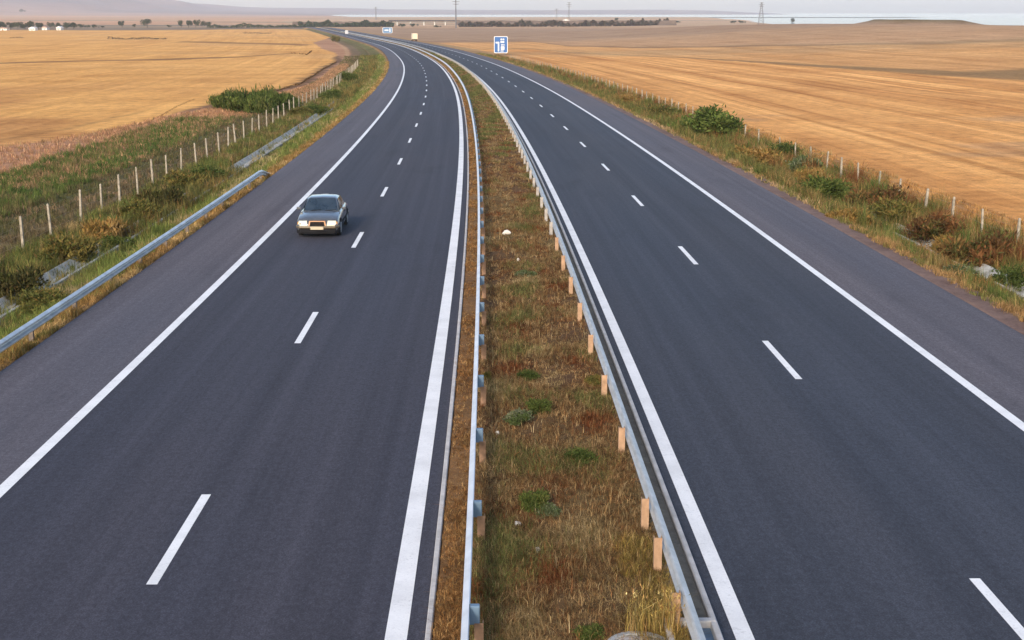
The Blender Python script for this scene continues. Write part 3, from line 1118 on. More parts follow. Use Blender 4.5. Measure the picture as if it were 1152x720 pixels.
def stalk_weed(px_, py_, wpx, hpx, n, label, seed):
    p = at(px_, py_)
    k = ppm(p)
    r = np.random.default_rng(seed)
    xy_ = r.normal(size=(n, 2)) * wpx / k * .22
    col_ = palette(r, n, [(.42, .30, .09), (.36, .21, .08), (.25, .20, .07), (.52, .40, .17)], [3, 2, 2, 1])
    v, f_, c_ = blades(3, xy_, np.zeros(n), hpx / k * r.uniform(.5, 1.15, n), np.full(n, .009), .30, col_, seed + 1)
    # seed heads
    m_ = n
    hv, hf, hc = blades(3, xy_ + r.normal(size=(m_, 2)) * .02, hpx / k * r.uniform(.35, .85, m_), np.full(m_, .05), np.full(m_, .016), .8, col_ * 1.15, seed + 2)
    V_, T_, C_ = join([(v, f_, c_), (hv, hf, hc)])
    o = np_mesh('weed', V_, T_, M['grass'], C_)
    o.location = p
    return tag(o, label, 'plant', G3)


stalk_weed(749, 712, 40, 62, 90, 'tall yellow weeds at the foot of the nearest right guardrail posts', 501)
stalk_weed(719, 716, 30, 70, 34, 'thin reddish-yellow stalks between round concrete cover and right guardrail', 511)

# ---- trees
def tree_parts(seed, hgt, wdt, pal, n=900):
    r = np.random.default_rng(seed)
    mb = MB()
    top = .45 * hgt
    mb.bar((0, 0, -.2), (r.uniform(-.1, .1), 0, top), .035 * hgt, .02 * hgt, 7)
    lob = 9
    lc = np.stack([r.normal(size=lob) * .22 * wdt, r.normal(size=lob) * .22 * wdt, r.uniform(.38, .82, lob) * hgt], 1)
    for c in lc:
        mb.bar((0, 0, top * .7), tuple(c), .012 * hgt, .005 * hgt, 5)
    lr = r.uniform(.16, .27, lob) * min(wdt, hgt)
    li = r.integers(0, lob, n)
    d = r.normal(size=(n, 3))
    d /= np.linalg.norm(d, axis=1)[:, None]
    p = lc[li] + d * (lr[li] * r.uniform(.3, 1.05, n) ** .6)[:, None]
    ax = r.normal(size=(n, 3))
    ax /= np.linalg.norm(ax, axis=1)[:, None]
    sd = np.cross(ax, r.normal(size=(n, 3)))
    sd /= np.linalg.norm(sd, axis=1)[:, None]
    L = .05 * hgt * r.uniform(.6, 1.4, n)[:, None]
    V = np.stack([p - ax * L, p + sd * L * .6, p + ax * L, p - sd * L * .6], 1).reshape(-1, 3)
    C = np.ones((n, 4, 4))
    C[..., :3] = (palette(r, n, *pal) * r.uniform(.7, 1.3, (n, 1)))[:, None, :]
    me = np_mesh('crown', V, np.arange(4 * n).reshape(n, 4), M['leaf'], C.reshape(-1, 4), link_it=False)
    return mb, me


DARK = ([(.035, .055, .03), (.055, .075, .035), (.03, .045, .03), (.07, .085, .04)], [3, 3, 2, 1])
TREES = []
for i in range(4):
    mb, me = tree_parts(300 + i, 1.0, (1.0, .8, 1.2, 1.4)[i], DARK)
    t_ob = mb.build('trunk', M['bark'])
    TREES.append((t_ob.data, me))
    bpy.data.objects.remove(t_ob)


def tree(px_, py_, hpx, wpx, label, group=None, kind=0, cat='tree'):
    p = at(px_, py_)
    k = ppm(p)
    root = empty('tree', p)
    tag(root, label, cat, group)
    tm, cm = TREES[kind % 4]
    base_w = (1.0, .8, 1.2, 1.4)[kind % 4]
    sc = (wpx / k / base_w, wpx / k / base_w, hpx / k)
    a = link('trunk', tm, root)
    a.scale = sc
    b_ = link('crown', cm, root)
    b_.scale = sc
    root.rotation_euler = (0, 0, (px_ * .37) % 6.28)
    return root


GT1 = 'trees round the white farm houses far left'
for i, (a, b_, h, w) in enumerate([(3, 33.5, 9, 12), (12, 33.5, 9.5, 12), (20, 33.8, 10, 12), (28, 33.8, 9.5, 11), (36, 33.8, 10, 12), (43, 33.4, 9, 10),
                                   (59, 32.5, 8, 9), (67, 33, 8.5, 9), (75, 33.2, 8, 10), (83, 33.2, 9, 9), (90, 32, 5.5, 8), (98, 31.6, 4, 8), (106, 32, 4.5, 7), (115, 31.5, 2.5, 5)]):
    tree(a, b_, h, w, 'dark tree in the row beside the white farm houses far left', GT1, i)
tree(137.5, 31, 8.5, 8, 'small upright dark tree standing alone right of the farm trees', 'lone trees beyond the left wheat field', 1)
tree(151.5, 31, 4, 5, 'low brownish tree between the two lone dark trees', 'lone trees beyond the left wheat field', 0)
tree(166, 31, 10.5, 13, 'round dark tree standing alone far left, largest of the lone ones', 'lone trees beyond the left wheat field', 2)
tree(190, 31, 3.5, 5, 'tiny bush-like tree left of the far clump of five', 'lone trees beyond the left wheat field', 3)
for i, (a, b_, h, w) in enumerate([(204, 31, 8, 8), (212, 31, 9, 8), (220, 31, 9.5, 9), (228, 31, 8.5, 9), (235, 30.6, 6, 8)]):
    tree(a, b_, h, w, 'dark tree in the far clump of five left of the bend', 'far clump of five trees', i)
for i, (a, b_, h, w, lab) in enumerate([(694, 25, 5, 5.5, 'small dark tree on the far skyline right of the twin masts'),
                                        (758, 26.5, 3.5, 13, 'wide low dark tree on the far skyline, left of the pylon'),
                                        (826, 26.5, 3.5, 9, 'low grey-green tree just left of the right-hand pylon'),
                                        (834, 26.5, 4, 8, 'dark tree nearest the left side of the right-hand pylon'),
                                        (891, 26.5, 6, 7, 'dark pointed tree on the skyline right of the pylon'),
                                        (24, 14.5, 5, 5, 'faint tree on the slope of the far left hill')]):
    tree(a, b_, h, w, lab, 'single trees on the far plain', i)

# far hedge bands that read as one mass
def treeline(name, pts, hpx, n, seed, label, pal=DARK, depth=12):
    r = np.random.default_rng(seed)
    q = [at(*p) for p in pts]
    seg = np.cumsum([0] + [(q[i + 1] - q[i]).length for i in range(len(q) - 1)])
    u = r.uniform(0, seg[-1], n)
    x = np.interp(u, seg, [v.x for v in q])
    yv = np.interp(u, seg, [v.y for v in q]) + r.uniform(0, depth, n)
    hh = hpx / ppm(q[0])
    env = hh * (.62 + .28 * wob(u, u * 0, 40, seed + 1) + .2 * wob(u, u * 0, 11, seed + 2))
    z = zt(x, yv) + np.maximum(env, hh * .2) * r.uniform(0, 1, n) ** .7
    p = np.stack([x, yv, z], 1)
    ax = r.normal(size=(n, 3))
    ax /= np.linalg.norm(ax, axis=1)[:, None]
    sd = np.cross(ax, r.normal(size=(n, 3)))
    sd /= np.linalg.norm(sd, axis=1)[:, None]
    L = hh * .16 * r.uniform(.6, 1.5, n)[:, None]
    V = np.stack([p - ax * L, p + sd * L * .7, p + ax * L, p - sd * L * .7], 1).reshape(-1, 3)
    C = np.ones((n, 4, 4))
    C[..., :3] = (palette(r, n, *pal) * r.uniform(.7, 1.3, (n, 1)))[:, None, :]
    return tag(np_mesh(name, V, np.arange(4 * n).reshape(n, 4), M['leaf'], C.reshape(-1, 4)), label, 'undergrowth', kind='stuff')


SCRUB2 = ([(.07, .05, .036), (.055, .048, .03), (.09, .06, .042), (.045, .045, .026)], [3, 3, 2, 2])
SCRUB = ([(.10, .075, .055), (.075, .065, .04), (.13, .085, .06), (.06, .06, .035)], [3, 3, 2, 2])
treeline('roadside_scrub', [(232, 31.5), (290, 31.3), (350, 30.6), (420, 29.6), (442, 29.5)], 4.5, 5000, 401, 'dark band of scrub behind the road where it swings away left')
treeline('field_weeds', [(120, 44.3), (150, 44.4), (186, 44.3)], 2.6, 900, 402, 'dark strip of weeds lying in the left wheat field', SCRUB, 5)
treeline('field_weeds', [(273, 38.0), (290, 38), (305, 38.0)], 1.8, 500, 403, 'short dark strip of weeds farther up the left wheat field', SCRUB, 5)
treeline('field_weeds', [(10, 43), (25, 42.8)], 1.6, 200, 404, 'faint weed strip at the far left of the wheat field', SCRUB, 5)
RUT = ([(.12, .065, .03), (.08, .045, .022), (.18, .10, .045), (.09, .075, .03)], [3, 3, 1, 1])
treeline('field_weeds', [(296, 106), (318, 101), (336, 95.5), (352, 86), (362, 79), (378, 70.5)], 3.4, 2600, 407, 'dark ragged line of weeds along the edge of the left wheat near the bend', RUT, 2.2)
treeline('field_weeds', [(326, 60.5), (344, 62), (350, 58)], 2.2, 500, 408, 'short dark weed line at the corner of the far wheat', RUT, 3)
treeline('field_weeds', [(120, 152), (165, 139), (196, 121), (216, 113)], 2.2, 1100, 409, 'broken brown weed line along the near edge of the left wheat', RUT, 2)

# ------------------------------------------------------------------ overpass on its embankment, crossing the plain
EMB_D = 1790.0
z0 = zt1(0, EMB_D)


def emb(name, x0, x1, topz, label):
    mb = MB()
    pr_ = [(-13, z0 - .6), (13, z0 - .6), (5, topz), (-5, topz)]
    n = 24
    rings = []
    for i in range(n + 1):
        x = x0 + (x1 - x0) * i / n
        jit = .35 * math.sin(i * 1.9) + .2 * math.sin(i * 4.1)
        rings.append([(x, EMB_D + a, b_ + (jit if j > 1 else 0)) for j, (a, b_) in enumerate(pr_)])
    mb.loft(rings)
    return tag(mb.build(name, M['scrubby']), label, 'embankment', kind='structure')


M['scrubby'] = plain('scrubby_slope', (.135, .095, .07), .95, 0, .5, .12)


def xpx(px_, d):
    return (px_ - 576) / F_PX * (d * CP + 3.5)


TOPZ = CAM_H - (22.8 - 13) * EMB_D / F_PX
xa, xb = xpx(441, EMB_D), xpx(514, EMB_D)
emb('embankment', xpx(330, EMB_D), xa, TOPZ - 1.2, 'dark scrubby embankment left of the far overpass')
emb('embankment', xb, xpx(760, EMB_D), TOPZ + .3, 'dark brown embankment right of the far overpass')
ov = empty('overpass', ((xa + xb) / 2, EMB_D, z0))
tag(ov, 'long low concrete overpass far off beyond the motorway bend', 'bridge')
cx = (xa + xb) / 2
m1 = MB().box((0, 0, TOPZ - z0 - .55), (xb - xa + 8, 9, 1.1))
m1.build('deck', M['dark_concrete'], ov)
for dy in (-4.6, 4.6):
    m1 = MB().box((0, dy, TOPZ - z0 + .42), (xb - xa + 8, .16, .8))
    m1.build('parapet', M['dark_concrete'], ov)
for px_ in (447, 462, 477, 489, 501):
    x = xpx(px_, EMB_D) - cx
    m1 = MB()
    m1.box((x, 0, (TOPZ - z0 - 1.1) / 2 - .3), (1.5, 6, TOPZ - z0 - 1.1 + .6))
    m1.box((x, 0, TOPZ - z0 - 1.35), (2.0, 8, .5))
    m1.build('pier', M['white_concrete'], ov)
treeline('embankment_scrub', [(442, 30.2), (390, 30.4), (335, 30.6)], 7.0, 4500, 405, 'dark bushes covering the embankment left of the overpass', DARK, 14)
treeline('embankment_scrub', [(516, 30.4), (560, 30.2), (640, 30), (700, 29.4), (760, 28)], 7.5, 7000, 406, 'brown bushes covering the embankment right of the overpass', SCRUB2, 14)
for i, (a, w, h) in enumerate([(452, 8, 5), (465, 7, 5), (492, 9, 3)]):
    tree(a, 31, h, w, ['dark bush under the left end of the far overpass', 'dark bush under the middle of the far overpass',
                       'low bush under the right half of the far overpass'][i], 'bushes under the far overpass', i + 1, 'bush')


# ------------------------------------------------------------------ pylons
def pylon(px_, d, top_y, label, lattice=True, wpx=4.0):
    x = xpx(px_, d)
    zg = zt1(x, d)
    h = CAM_H - (top_y - 13) * d / F_PX - zg
    root = empty('electricity_pylon', (x, d, zg))
    tag(root, label, 'pylon', 'power line masts on the far plain')
    w = wpx * d / F_PX / 2
    if lattice:
        for sx, sy in ((-1, -1), (1, -1), (1, 1), (-1, 1)):
            MB().bar((sx * w, sy * w, -.3), (sx * w * .16, sy * w * .16, h), .22, .14, 4).build('leg', M['steel'], root)
        mb = MB()
        nseg = 9
        for i in range(nseg):
            f0, f1 = i / nseg, (i + 1) / nseg
            w0, w1 = w * (1 - .84 * f0), w * (1 - .84 * f1)
            for (ax, ay), (bx, by) in (((-1, -1), (1, -1)), ((1, -1), (1, 1)), ((1, 1), (-1, 1)), ((-1, 1), (-1, -1))):
                mb.bar((ax * w0, ay * w0, f0 * h), (bx * w1, by * w1, f1 * h), .11, n=3)
                mb.bar((bx * w0, by * w0, f0 * h), (ax * w1, ay * w1, f1 * h), .11, n=3)
        mb.build('bracing', M['steel'], root, fix=False)
    else:
        MB().bar((0, 0, -.5), (0, 0, h), .75, .45, 10).build('mast', M['steel'], root)
    for f, aw in ((.80, 3.6), (.88, 4.4), (.96, 3.2)):
        MB().loft([[(-aw, -.12, f * h + .35), (-aw, .12, f * h + .35), (-aw, .12, f * h + .55), (-aw, -.12, f * h + .55)],
                   [(0, -.3, f * h - .2), (0, .3, f * h - .2), (0, .3, f * h + .6), (0, -.3, f * h + .6)],
                   [(aw, -.12, f * h + .35), (aw, .12, f * h + .35), (aw, .12, f * h + .55), (aw, -.12, f * h + .55)]]).build('crossarm', M['steel'], root)


M['steel'] = plain('grey_steel', (.13, .13, .14), .6, .3, .15)
pylon(513, 1500, -1.0, 'thick dark mast rising past the top edge above the overpass', False)
pylon(640, 2100, 3, 'thin lattice pylon, taller of the two beside the white shed', True, 2.4)
pylon(626, 2600, 10, 'short lattice pylon left of the white shed', True, 2.0)
pylon(856, 1900, 3, 'broad lattice pylon on the skyline at the right', True, 6)
pylon(423, 3000, 8, 'faint distant lattice pylon above the left embankment', True, 2)


# ------------------------------------------------------------------ farm houses
def house(px_, py_, wpx, hpx, dep, label, group='white farm houses', cat='house', roofc='roof_red'):
    p = at(px_, py_)
    k = ppm(p)
    w, h = wpx / k, hpx / k
    root = empty('farm_house', p)
    tag(root, label, cat, group)
    hw = h * .62
    MB().box((0, dep / 2, hw / 2 - .2), (w, dep, hw + .4)).build('wall', M['white_wall'], root)
    MB().prism([(-w / 2 - .4, hw - .1), (w / 2 + .4, hw - .1), (w / 2 + .4, hw + .1), (0, h), (-w / 2 - .4, hw + .1)], -.4, dep + .4).build('roof', M[roofc], root)
    for i in (-.28, .28):
        MB().box((i * w, -.02, hw * .55), (w * .14, .08, hw * .35)).build('window', M['dark_glass'], root)
    MB().box((0, -.02, hw * .34), (w * .13, .1, hw * .66)).build('door', M['bark'], root)


M['white_wall'] = plain('whitewash', (.72, .71, .68), .9, 0, .1, .5)
M['roof_red'] = plain('roof_tiles', (.30, .20, .16), .9, 0, .25, 1)
M['roof_white'] = plain('pale_sheet_roof', (.66, .66, .66), .6, .2, .1, 1)
M['dark_glass'] = plain('dark_glass', (.02, .025, .03), .1, 0, .1, 1, .6)
house(3, 34.2, 9, 3.6, 9, 'long white farm house at the left picture edge')
house(36, 34.4, 7, 4.2, 8, 'white farm house with a pale roof in the middle of the tree row', roofc='roof_white')
house(50, 33.8, 5.5, 4.6, 8, 'white farm house in the gap between the two tree rows')
house(66, 34, 5, 4.4, 8, 'white gabled farm house before the right tree row', roofc='roof_white')
house(637, 24.2, 7, 2.6, 14, 'low white shed at the foot of the far twin masts', 'far sheds', 'shed', 'roof_white')

# ------------------------------------------------------------------ road signs
M['sign_blue'] = plain('blue_sign_face', (.02, .10, .30), .45, 0, .08, 2)
M['sign_grey'] = plain('dusty_sign_back', (.40, .40, .42), .6, 0, .1, 2)
M['sign_pale'] = plain('pale_blue_sign', (.07, .16, .30), .5, 0, .08, 2)
M['sign_white'] = plain('white_sign_face', (.60, .62, .64), .5, 0, .05, 2)


def sign(px_, base_y, cx_px, cy_px, wpx, hpx, mat, label, art, dist=None):
    p = at(px_, base_y)
    k = ppm(p)
    d = p.y
    zc = CAM_H - (cy_px - 13) * d / F_PX - p.z
    w, h = wpx / k, hpx / k
    root = empty('road_sign', p)
    tag(root, label, 'road sign')

    def rr(w_, h_, r_, n=5):
        pts = []
        for cxx, czz, a0 in ((w_ / 2 - r_, h_ / 2 - r_, 0), (-w_ / 2 + r_, h_ / 2 - r_, 90), (-w_ / 2 + r_, -h_ / 2 + r_, 180), (w_ / 2 - r_, -h_ / 2 + r_, 270)):
            for i in range(n + 1):
                a = R(a0 + 90 * i / n)
                pts.append((cxx + r_ * math.cos(a), zc + czz + r_ * math.sin(a)))
        return pts
    MB().prism(rr(w, h, w * .10), 0, .06).build('border', M['sign_white'], root)
    MB().prism(rr(w * .91, h * .925, w * .08), -.012, .0).build('face', mat, root)
    for sx in (-.3, .3):
        MB().bar((sx * w, .12, -.3), (sx * w, .12, zc + h * .4), .07, n=8).build('post', M['zinc_dull'], root)
    if art:
        mb = MB()
        for (a0, b0, a1, b1) in art:
            mb.add([(a0 * w, -.016, zc + b0 * h), (a1 * w, -.016, zc + b0 * h), (a1 * w, -.016, zc + b1 * h), (a0 * w, -.016, zc + b1 * h)], [(0, 1, 2, 3)])
        mb.build('marking', M['sign_white'], root, fix=False)
    return root


sign(563.5, 62, 563.5, 48.6, 15.5, 18.5, M['sign_blue'], 'tall blue exit sign with white markings beside the right carriageway',
     [(-.22, -.40, -.12, .17), (-.38, .08, -.22, .17), (-.02, .10, .24, .22), (-.02, .27, .10, .36), (.14, .27, .24, .36),
      (.0, -.30, .26, -.10), (.02, -.05, .14, .02), (.18, -.05, .26, .02), (-.02, -.40, .2, -.35)])
sign(436, 38.6, 436, 33, 11, 6.5, M['sign_pale'], 'distant pale blue direction sign where the road bends away', [(-.3, -.1, .1, .1), (.2, -.3, .3, .3)])
sign(390, 38.5, 390, 35, 3.4, 4, M['sign_grey'], 'small pale grey sign left of the road at the far bend', None)

# ------------------------------------------------------------------ drain box and round cover at the foot of the right guardrail
def road_frame(s, o_, dz=0.0):
    x, yv, th = cl(s)
    px_, py_ = P(s, o_)
    return Vector((float(px_), float(py_), float(zb(py_)) + dz)), float(th)


p, th = road_frame(16.75, 1.77, .10)
dr = empty('drain_inlet', p, th)
tag(dr, 'concrete drain inlet box under the near end of the right guardrail', 'drain')
for c, s_ in (((0, .56, .03), (.74, .12, .16)), ((0, -.56, .03), (.74, .12, .16)), ((-.33, 0, .03), (.09, 1.0, .16)), ((.33, 0, .03), (.09, 1.0, .16))):
    MB().box(c, s_).build('frame', M['kerb'], dr, bevel=.01, seg=1)
MB().box((0, 0, -.02), (.57, 1.0, .04)).build('cover', M['zinc_dull'], dr)
p, th = road_frame(16.55, .98, .10)
rc = empty('manhole', p, th)
tag(rc, 'round grey concrete cover sunk in the median grass at the bottom edge', 'manhole')
mb = MB()
n = 28
mb.loft([[(.46 * math.cos(6.2832 * i / n) * k, .46 * math.sin(6.2832 * i / n) * k, zz) for i in range(n)] for k, zz in ((1, -.2), (1, .07), (.97, .09), (.80, .09), (.78, .06))])
mb.build('ring', M['concrete'], rc)
mb = MB()
mb.loft([[(.35 * math.cos(6.2832 * i / n), .35 * math.sin(6.2832 * i / n), zz) for i in range(n)] for zz in (-.05, .068)])
mb.build('lid', M['kerb'], rc)


# ------------------------------------------------------------------ stones
def stone(px_, py_, wpx, hpx, label, seed):
    p = at(px_, py_)
    k = ppm(p)
    bm = bmesh.new()
    bmesh.ops.create_icosphere(bm, subdivisions=3, radius=.5)
    r = random.Random(seed)
    ph = [r.uniform(0, 6) for _ in range(6)]
    for v in bm.verts:
        f = 1 + .16 * math.sin(v.co.x * 7 + ph[0]) * math.sin(v.co.y * 6 + ph[1]) + .12 * math.sin(v.co.z * 9 + ph[2]) + .06 * math.sin(v.co.x * 17 + ph[3])
        v.co *= f
    me = bpy.data.meshes.new('stone')
    bm.to_mesh(me)
    bm.free()
    me.materials.append(M['stone'])
    o = link('stone', me)
    o.location = p + Vector((0, 0, hpx / k * .35))
    o.scale = (wpx / k, wpx / k * .8, hpx / k * 1.1)
    o.rotation_euler = (.2, .1, seed)
    tag(o, label, 'stone', 'pale stones in the median')


stone(582, 593, 10, 7, 'white stone below the green tufted plant, larger of the near pair', 1)
stone(605, 621, 6.5, 7, 'white stone nearest the bottom edge, smaller of the near pair', 2)
stone(570, 264, 8.5, 6, 'pale stone far up the median by the left guardrail', 3)
stone(583, 294, 4.5, 4, 'tiny pale stone just below the far pale stone', 4)
stone(560, 490, 5, 6, 'pinkish stone beside the left spacer blocks', 5)


# ------------------------------------------------------------------ the car
def paint(name, col, rough=.25, metal=.3, coat=.6):
    m, t, b, _ = nodes(name)
    tc = N(t, 'ShaderNodeTexCoord').outputs['Object']
    f = noise(t, tc, 3, 4)
    c = mul(t, tuple(col), ramp(t, f, [(.3, grey(.85)), (.7, grey(1.08))]))
    t.links.new(c, b.inputs['Base Color'])
    b.inputs['Roughness'].default_value = rough
    b.inputs['Metallic'].default_value = metal
    b.inputs['Coat Weight'].default_value = coat
    return m


M['car_paint'] = paint('grey_car_paint', (.105, .115, .13), .18, .35)
M['car_dark'] = plain('black_trim', (.013, .013, .015), .8, 0, .2, 8, .08)
M['tyre'] = plain('tyre_rubber', (.018, .018, .018), .85, 0, .2, 10)
M['alloy'] = plain('alloy', (.45, .46, .48), .35, .8, .1, 8)
M['amber_glint_chrome'] = plain('amber_glint_chrome', (.20, .11, .06), .4, .5, .05, 8)  # amber reflection on the grille painted into its base colour
M['amber'] = plain('amber_lens', (.65, .26, .03), .3, 0, .1, 8)
M['redlens'] = plain('red_lens', (.4, .02, .015), .3, 0, .1, 8)
M['plate'] = plain('brownish_plate', (.46, .38, .27), .5, 0, .15, 8)  # even warm brown tone for the blank plate
M['bumper'] = paint('golden_glint_bumper', (.10, .075, .042), .45, .0, .1)  # golden sun reflection put into the bumper's base colour


def lampm():
    m, t, b, _ = nodes('lit_headlamp')
    b.inputs['Base Color'].default_value = (.50, .46, .34, 1)
    b.inputs['Roughness'].default_value = .12
    f = noise(t, N(t, 'ShaderNodeTexCoord').outputs['Object'], 7, 3)
    t.links.new(ramp(t, f, [(.3, (1, .80, .45)), (.7, (1, .93, .72))]), b.inputs['Emission Color'])
    b.inputs['Emission Strength'].default_value = .22
    return m


def glassm():
    m, t, b, _ = nodes('car_glass')
    f = noise(t, N(t, 'ShaderNodeTexCoord').outputs['Object'], 2.5, 3)
    t.links.new(ramp(t, f, [(.3, (.012, .022, .035)), (.7, (.03, .045, .065))]), b.inputs['Base Color'])
    b.inputs['Roughness'].default_value = .06
    b.inputs['Specular IOR Level'].default_value = .8
    return m


M['lamp'] = lampm()
M['glass'] = glassm()


def car(s, o_, label):
    # local: +x right of the car seen from the front ... nose points to -y, z up
    x, yv, th = cl(s)
    px_, py_ = P(s, o_)
    root = empty('car', (float(px_), float(py_), float(zb(py_)) + .004), float(th))
    tag(root, label, 'car')
    # body: stations along y, (y, half width at sill, half width at belt, z bottom, z shoulder, z top centre)
    st = [(-2.24, .60, .62, .34, .52, .54), (-2.21, .76, .76, .24, .60, .62), (-2.10, .82, .80, .22, .70, .73), (-1.95, .845, .82, .22, .76, .80),
          (-1.5, .86, .83, .22, .83, .88), (-1.05, .86, .84, .22, .88, .94), (-.85, .86, .84, .22, .90, .96), (0, .865, .85, .22, .93, .97),
          (.9, .865, .85, .22, .94, .97), (1.35, .86, .83, .22, .93, .97), (1.75, .85, .81, .24, .90, .95), (2.08, .82, .78, .28, .86, .90), (2.22, .76, .72, .34, .76, .78), (2.25, .64, .62, .42, .64, .66)]
    rings = []
    for (yy, ws, wb, z0_, zs, ztp) in st:
        half = [(ws * .90, z0_), (ws, z0_ + .08), (ws + .012, (z0_ + zs) * .5), (wb, zs - .05), (wb - .05, zs + .005), (wb * .55, ztp - .012)]
        rings.append([(a, yy, b_) for a, b_ in half] + [(0, yy, ztp)] + [(-a, yy, b_) for a, b_ in reversed(half)] + [(0, yy, z0_)])
    MB().loft(rings).build('body', M['car_paint'], root, smooth=True)
    # cabin frame
    cab = [(-.95, .70, .90), (-.22, .60, 1.355), (.0, .605, 1.39), (.55, .605, 1.40), (.98, .59, 1.36), (1.62, .66, .93)]
    rg = []
    for yy, hw, zz in cab:
        lo = .84
        zl = .90
        rg.append([(lo - .06, yy, zl), (hw, yy, max(zz - .035, zl + .012)), (hw - .10, yy, max(zz, zl + .02)), (0, yy, max(zz + .018, zl + .03)),
                   (-hw + .10, yy, max(zz, zl + .02)), (-hw, yy, max(zz - .035, zl + .012)), (-lo + .06, yy, zl)])
    MB().loft(rg).build('roof', M['car_paint'], root, smooth=True)
    # glazing, each pane 6 mm proud
    def pane(name, pts, push):
        mb = MB()
        pv = Vector(push)
        q = [Vector(p_) for p_ in pts]
        mb.loft([[v + pv * .35 for v in q], [v - pv * .6 for v in q]])
        return mb.build(name, M['glass'], root)
    pane('windscreen', [(-.70, -.925, .935), (.70, -.925, .935), (.545, -.27, 1.345), (0, -.275, 1.365), (-.545, -.27, 1.345)], (0, -.032, .05))
    pane('rear_window', [(.66, 1.57, .965), (-.66, 1.57, .965), (-.53, 1.03, 1.345), (.53, 1.03, 1.345)], (0, .03, .04))
    for sx in (-1, 1):
        f = lambda a, b_, c: (sx * a, b_, c)
        pane('side_window', [f(.775, -.72, .95), f(.775, .22, .95), f(.625, .22, 1.335), f(.622, -.16, 1.33)], (sx * .03, 0, .012))
        pane('side_window', [f(.775, .29, .95), f(.765, 1.28, .95), f(.622, .94, 1.315), f(.625, .29, 1.335)], (sx * .03, 0, .012))
        # mirror
        MB().box((sx * .93, -.62, 1.0), (.17, .09, .12)).build('mirror', M['car_paint'], root, bevel=.025)
        # lamps
        MB().loft([[(sx * a, -2.25 - dy, z_) for a, z_, dy in ((.40, .515, .03), (.70, .52, -.02), (.77, .60, -.045), (.73, .685, -.08), (.42, .685, -.01))],
                   [(sx * a, -2.03, z_) for a, z_ in ((.40, .50), (.74, .50), (.79, .60), (.76, .72), (.42, .72))]]).build('headlight', M['lamp'], root)
        MB().loft([[(sx * a, -2.215 + dy, z_) for a, z_, dy in ((.72, .525, .01), (.80, .54, .07), (.80, .65, .075), (.745, .665, .02))],
                   [(sx * a, -1.98, z_) for a, z_ in ((.72, .525), (.815, .54), (.815, .66), (.745, .67))]]).build('indicator', M['amber'], root)
        MB().box((sx * .62, 2.19, .70), (.34, .12, .16)).build('tail_light', M['redlens'], root, bevel=.02)
        MB().box((sx * .868, .1, .50), (.03, 2.5, .10)).build('side_moulding', M['car_dark'], root, bevel=.01, seg=1)
        for hy in (-.0, .92):
            MB().box((sx * .865, hy + .1, .80), (.03, .20, .035)).build('door_handle', M['car_dark'], root)
    # grille
    g_ = MB()
    g_.loft([[(-.37, -2.29, .49), (.37, -2.29, .49), (.33, -2.24, .72), (-.33, -2.24, .72)], [(-.36, -2.12, .49), (.36, -2.12, .49), (.30, -2.07, .71), (-.30, -2.07, .71)]])
    gr = g_.build('grille', M['amber_glint_chrome'], root, bevel=.015, seg=1)
    s1 = MB()
    for i in range(4):
        z_ = .525 + i * .042
        s1.box((0, -2.289 + i * .0095, z_ + .005), (.60 - i * .015, .03, .036))
    s1.build('grille_slats', M['car_dark'], gr)
    # bumpers
    def bumper(sy):
        pts = [(-.87, sy * 1.86), (-.86, sy * 2.10), (-.72, sy * 2.29), (0, sy * 2.36), (.72, sy * 2.29), (.86, sy * 2.10), (.87, sy * 1.86)]
        rg_ = []
        for a, b_ in pts:
            cxv, cyv = a * .94, b_ - sy * .10
            rg_.append([(a * .99, b_ - sy * .02, .405), (a * 1.01, b_ + sy * .01, .45), (a, b_, .505), (cxv, cyv, .515), (cxv, cyv, .40)])
        return MB().loft(rg_).build('bumper', M['bumper'], root, smooth=False)
    bf = bumper(-1)
    bumper(1)
    MB().box((0, -2.385, .435), (.52, .02, .115)).build('number_plate', M['plate'], root)
    ad = MB()
    ad.loft([[(a, b_, .20), (a, b_ - .02, .30), (a, b_, .402), (a * .94, b_ + .12, .402), (a * .94, b_ + .12, .20)]
             for a, b_ in ((-.86, -1.86), (-.845, -2.08), (-.71, -2.255), (0, -2.325), (.71, -2.255), (.845, -2.08), (.86, -1.86))])
    ad.build('air_dam', M['car_dark'], root)
    for sx in (-.3, .3):
        MB().bar((sx - .1, -.955, .945), (sx + .32, -.90, .975), .012, n=5).build('wiper', M['car_dark'], root)
    # wheels
    for sx in (-1, 1):
        for wy in (-1.38, 1.32):
            n = 26
            w0 = MB()
            prof = [(.22, .08), (.29, .095), (.312, .07), (.318, 0), (.312, -.07), (.29, -.095), (.22, -.08)]
            w0.loft([[(sx * (.775 + dx), wy + rr_ * math.cos(6.2832 * i / n), .318 + rr_ * math.sin(6.2832 * i / n)) for i in range(n)] for rr_, dx in prof], caps=True)
            wo = w0.build('wheel', M['tyre'], root, smooth=True)
            rm = MB()
            rm.loft([[(sx * (.775 + dx), wy + rr_ * math.cos(6.2832 * i / n), .318 + rr_ * math.sin(6.2832 * i / n)) for i in range(n)] for rr_, dx in ((.215, .06), (.21, .105), (.18, .095), (.06, .11), (.03, .112))])
            rm.build('rim', M['alloy'], wo, smooth=True)
            ar = MB()
            ar.loft([[(sx * (.862 + dx), wy + rr_ * math.cos(math.pi * i / 14), .318 + rr_ * math.sin(math.pi * i / 14)) for i in range(15)] for rr_, dx in ((.40, -.02), (.40, .018), (.345, .018), (.345, -.02))] , caps=False)
            ar.build('wheel_arch', M['car_dark'], root)
    return root


pc = at(358, 268.5)
s_car = 54.7
car(s_car + 1.2, -7.86, 'dark grey saloon car with lit headlights in the slow lane of the left carriageway')


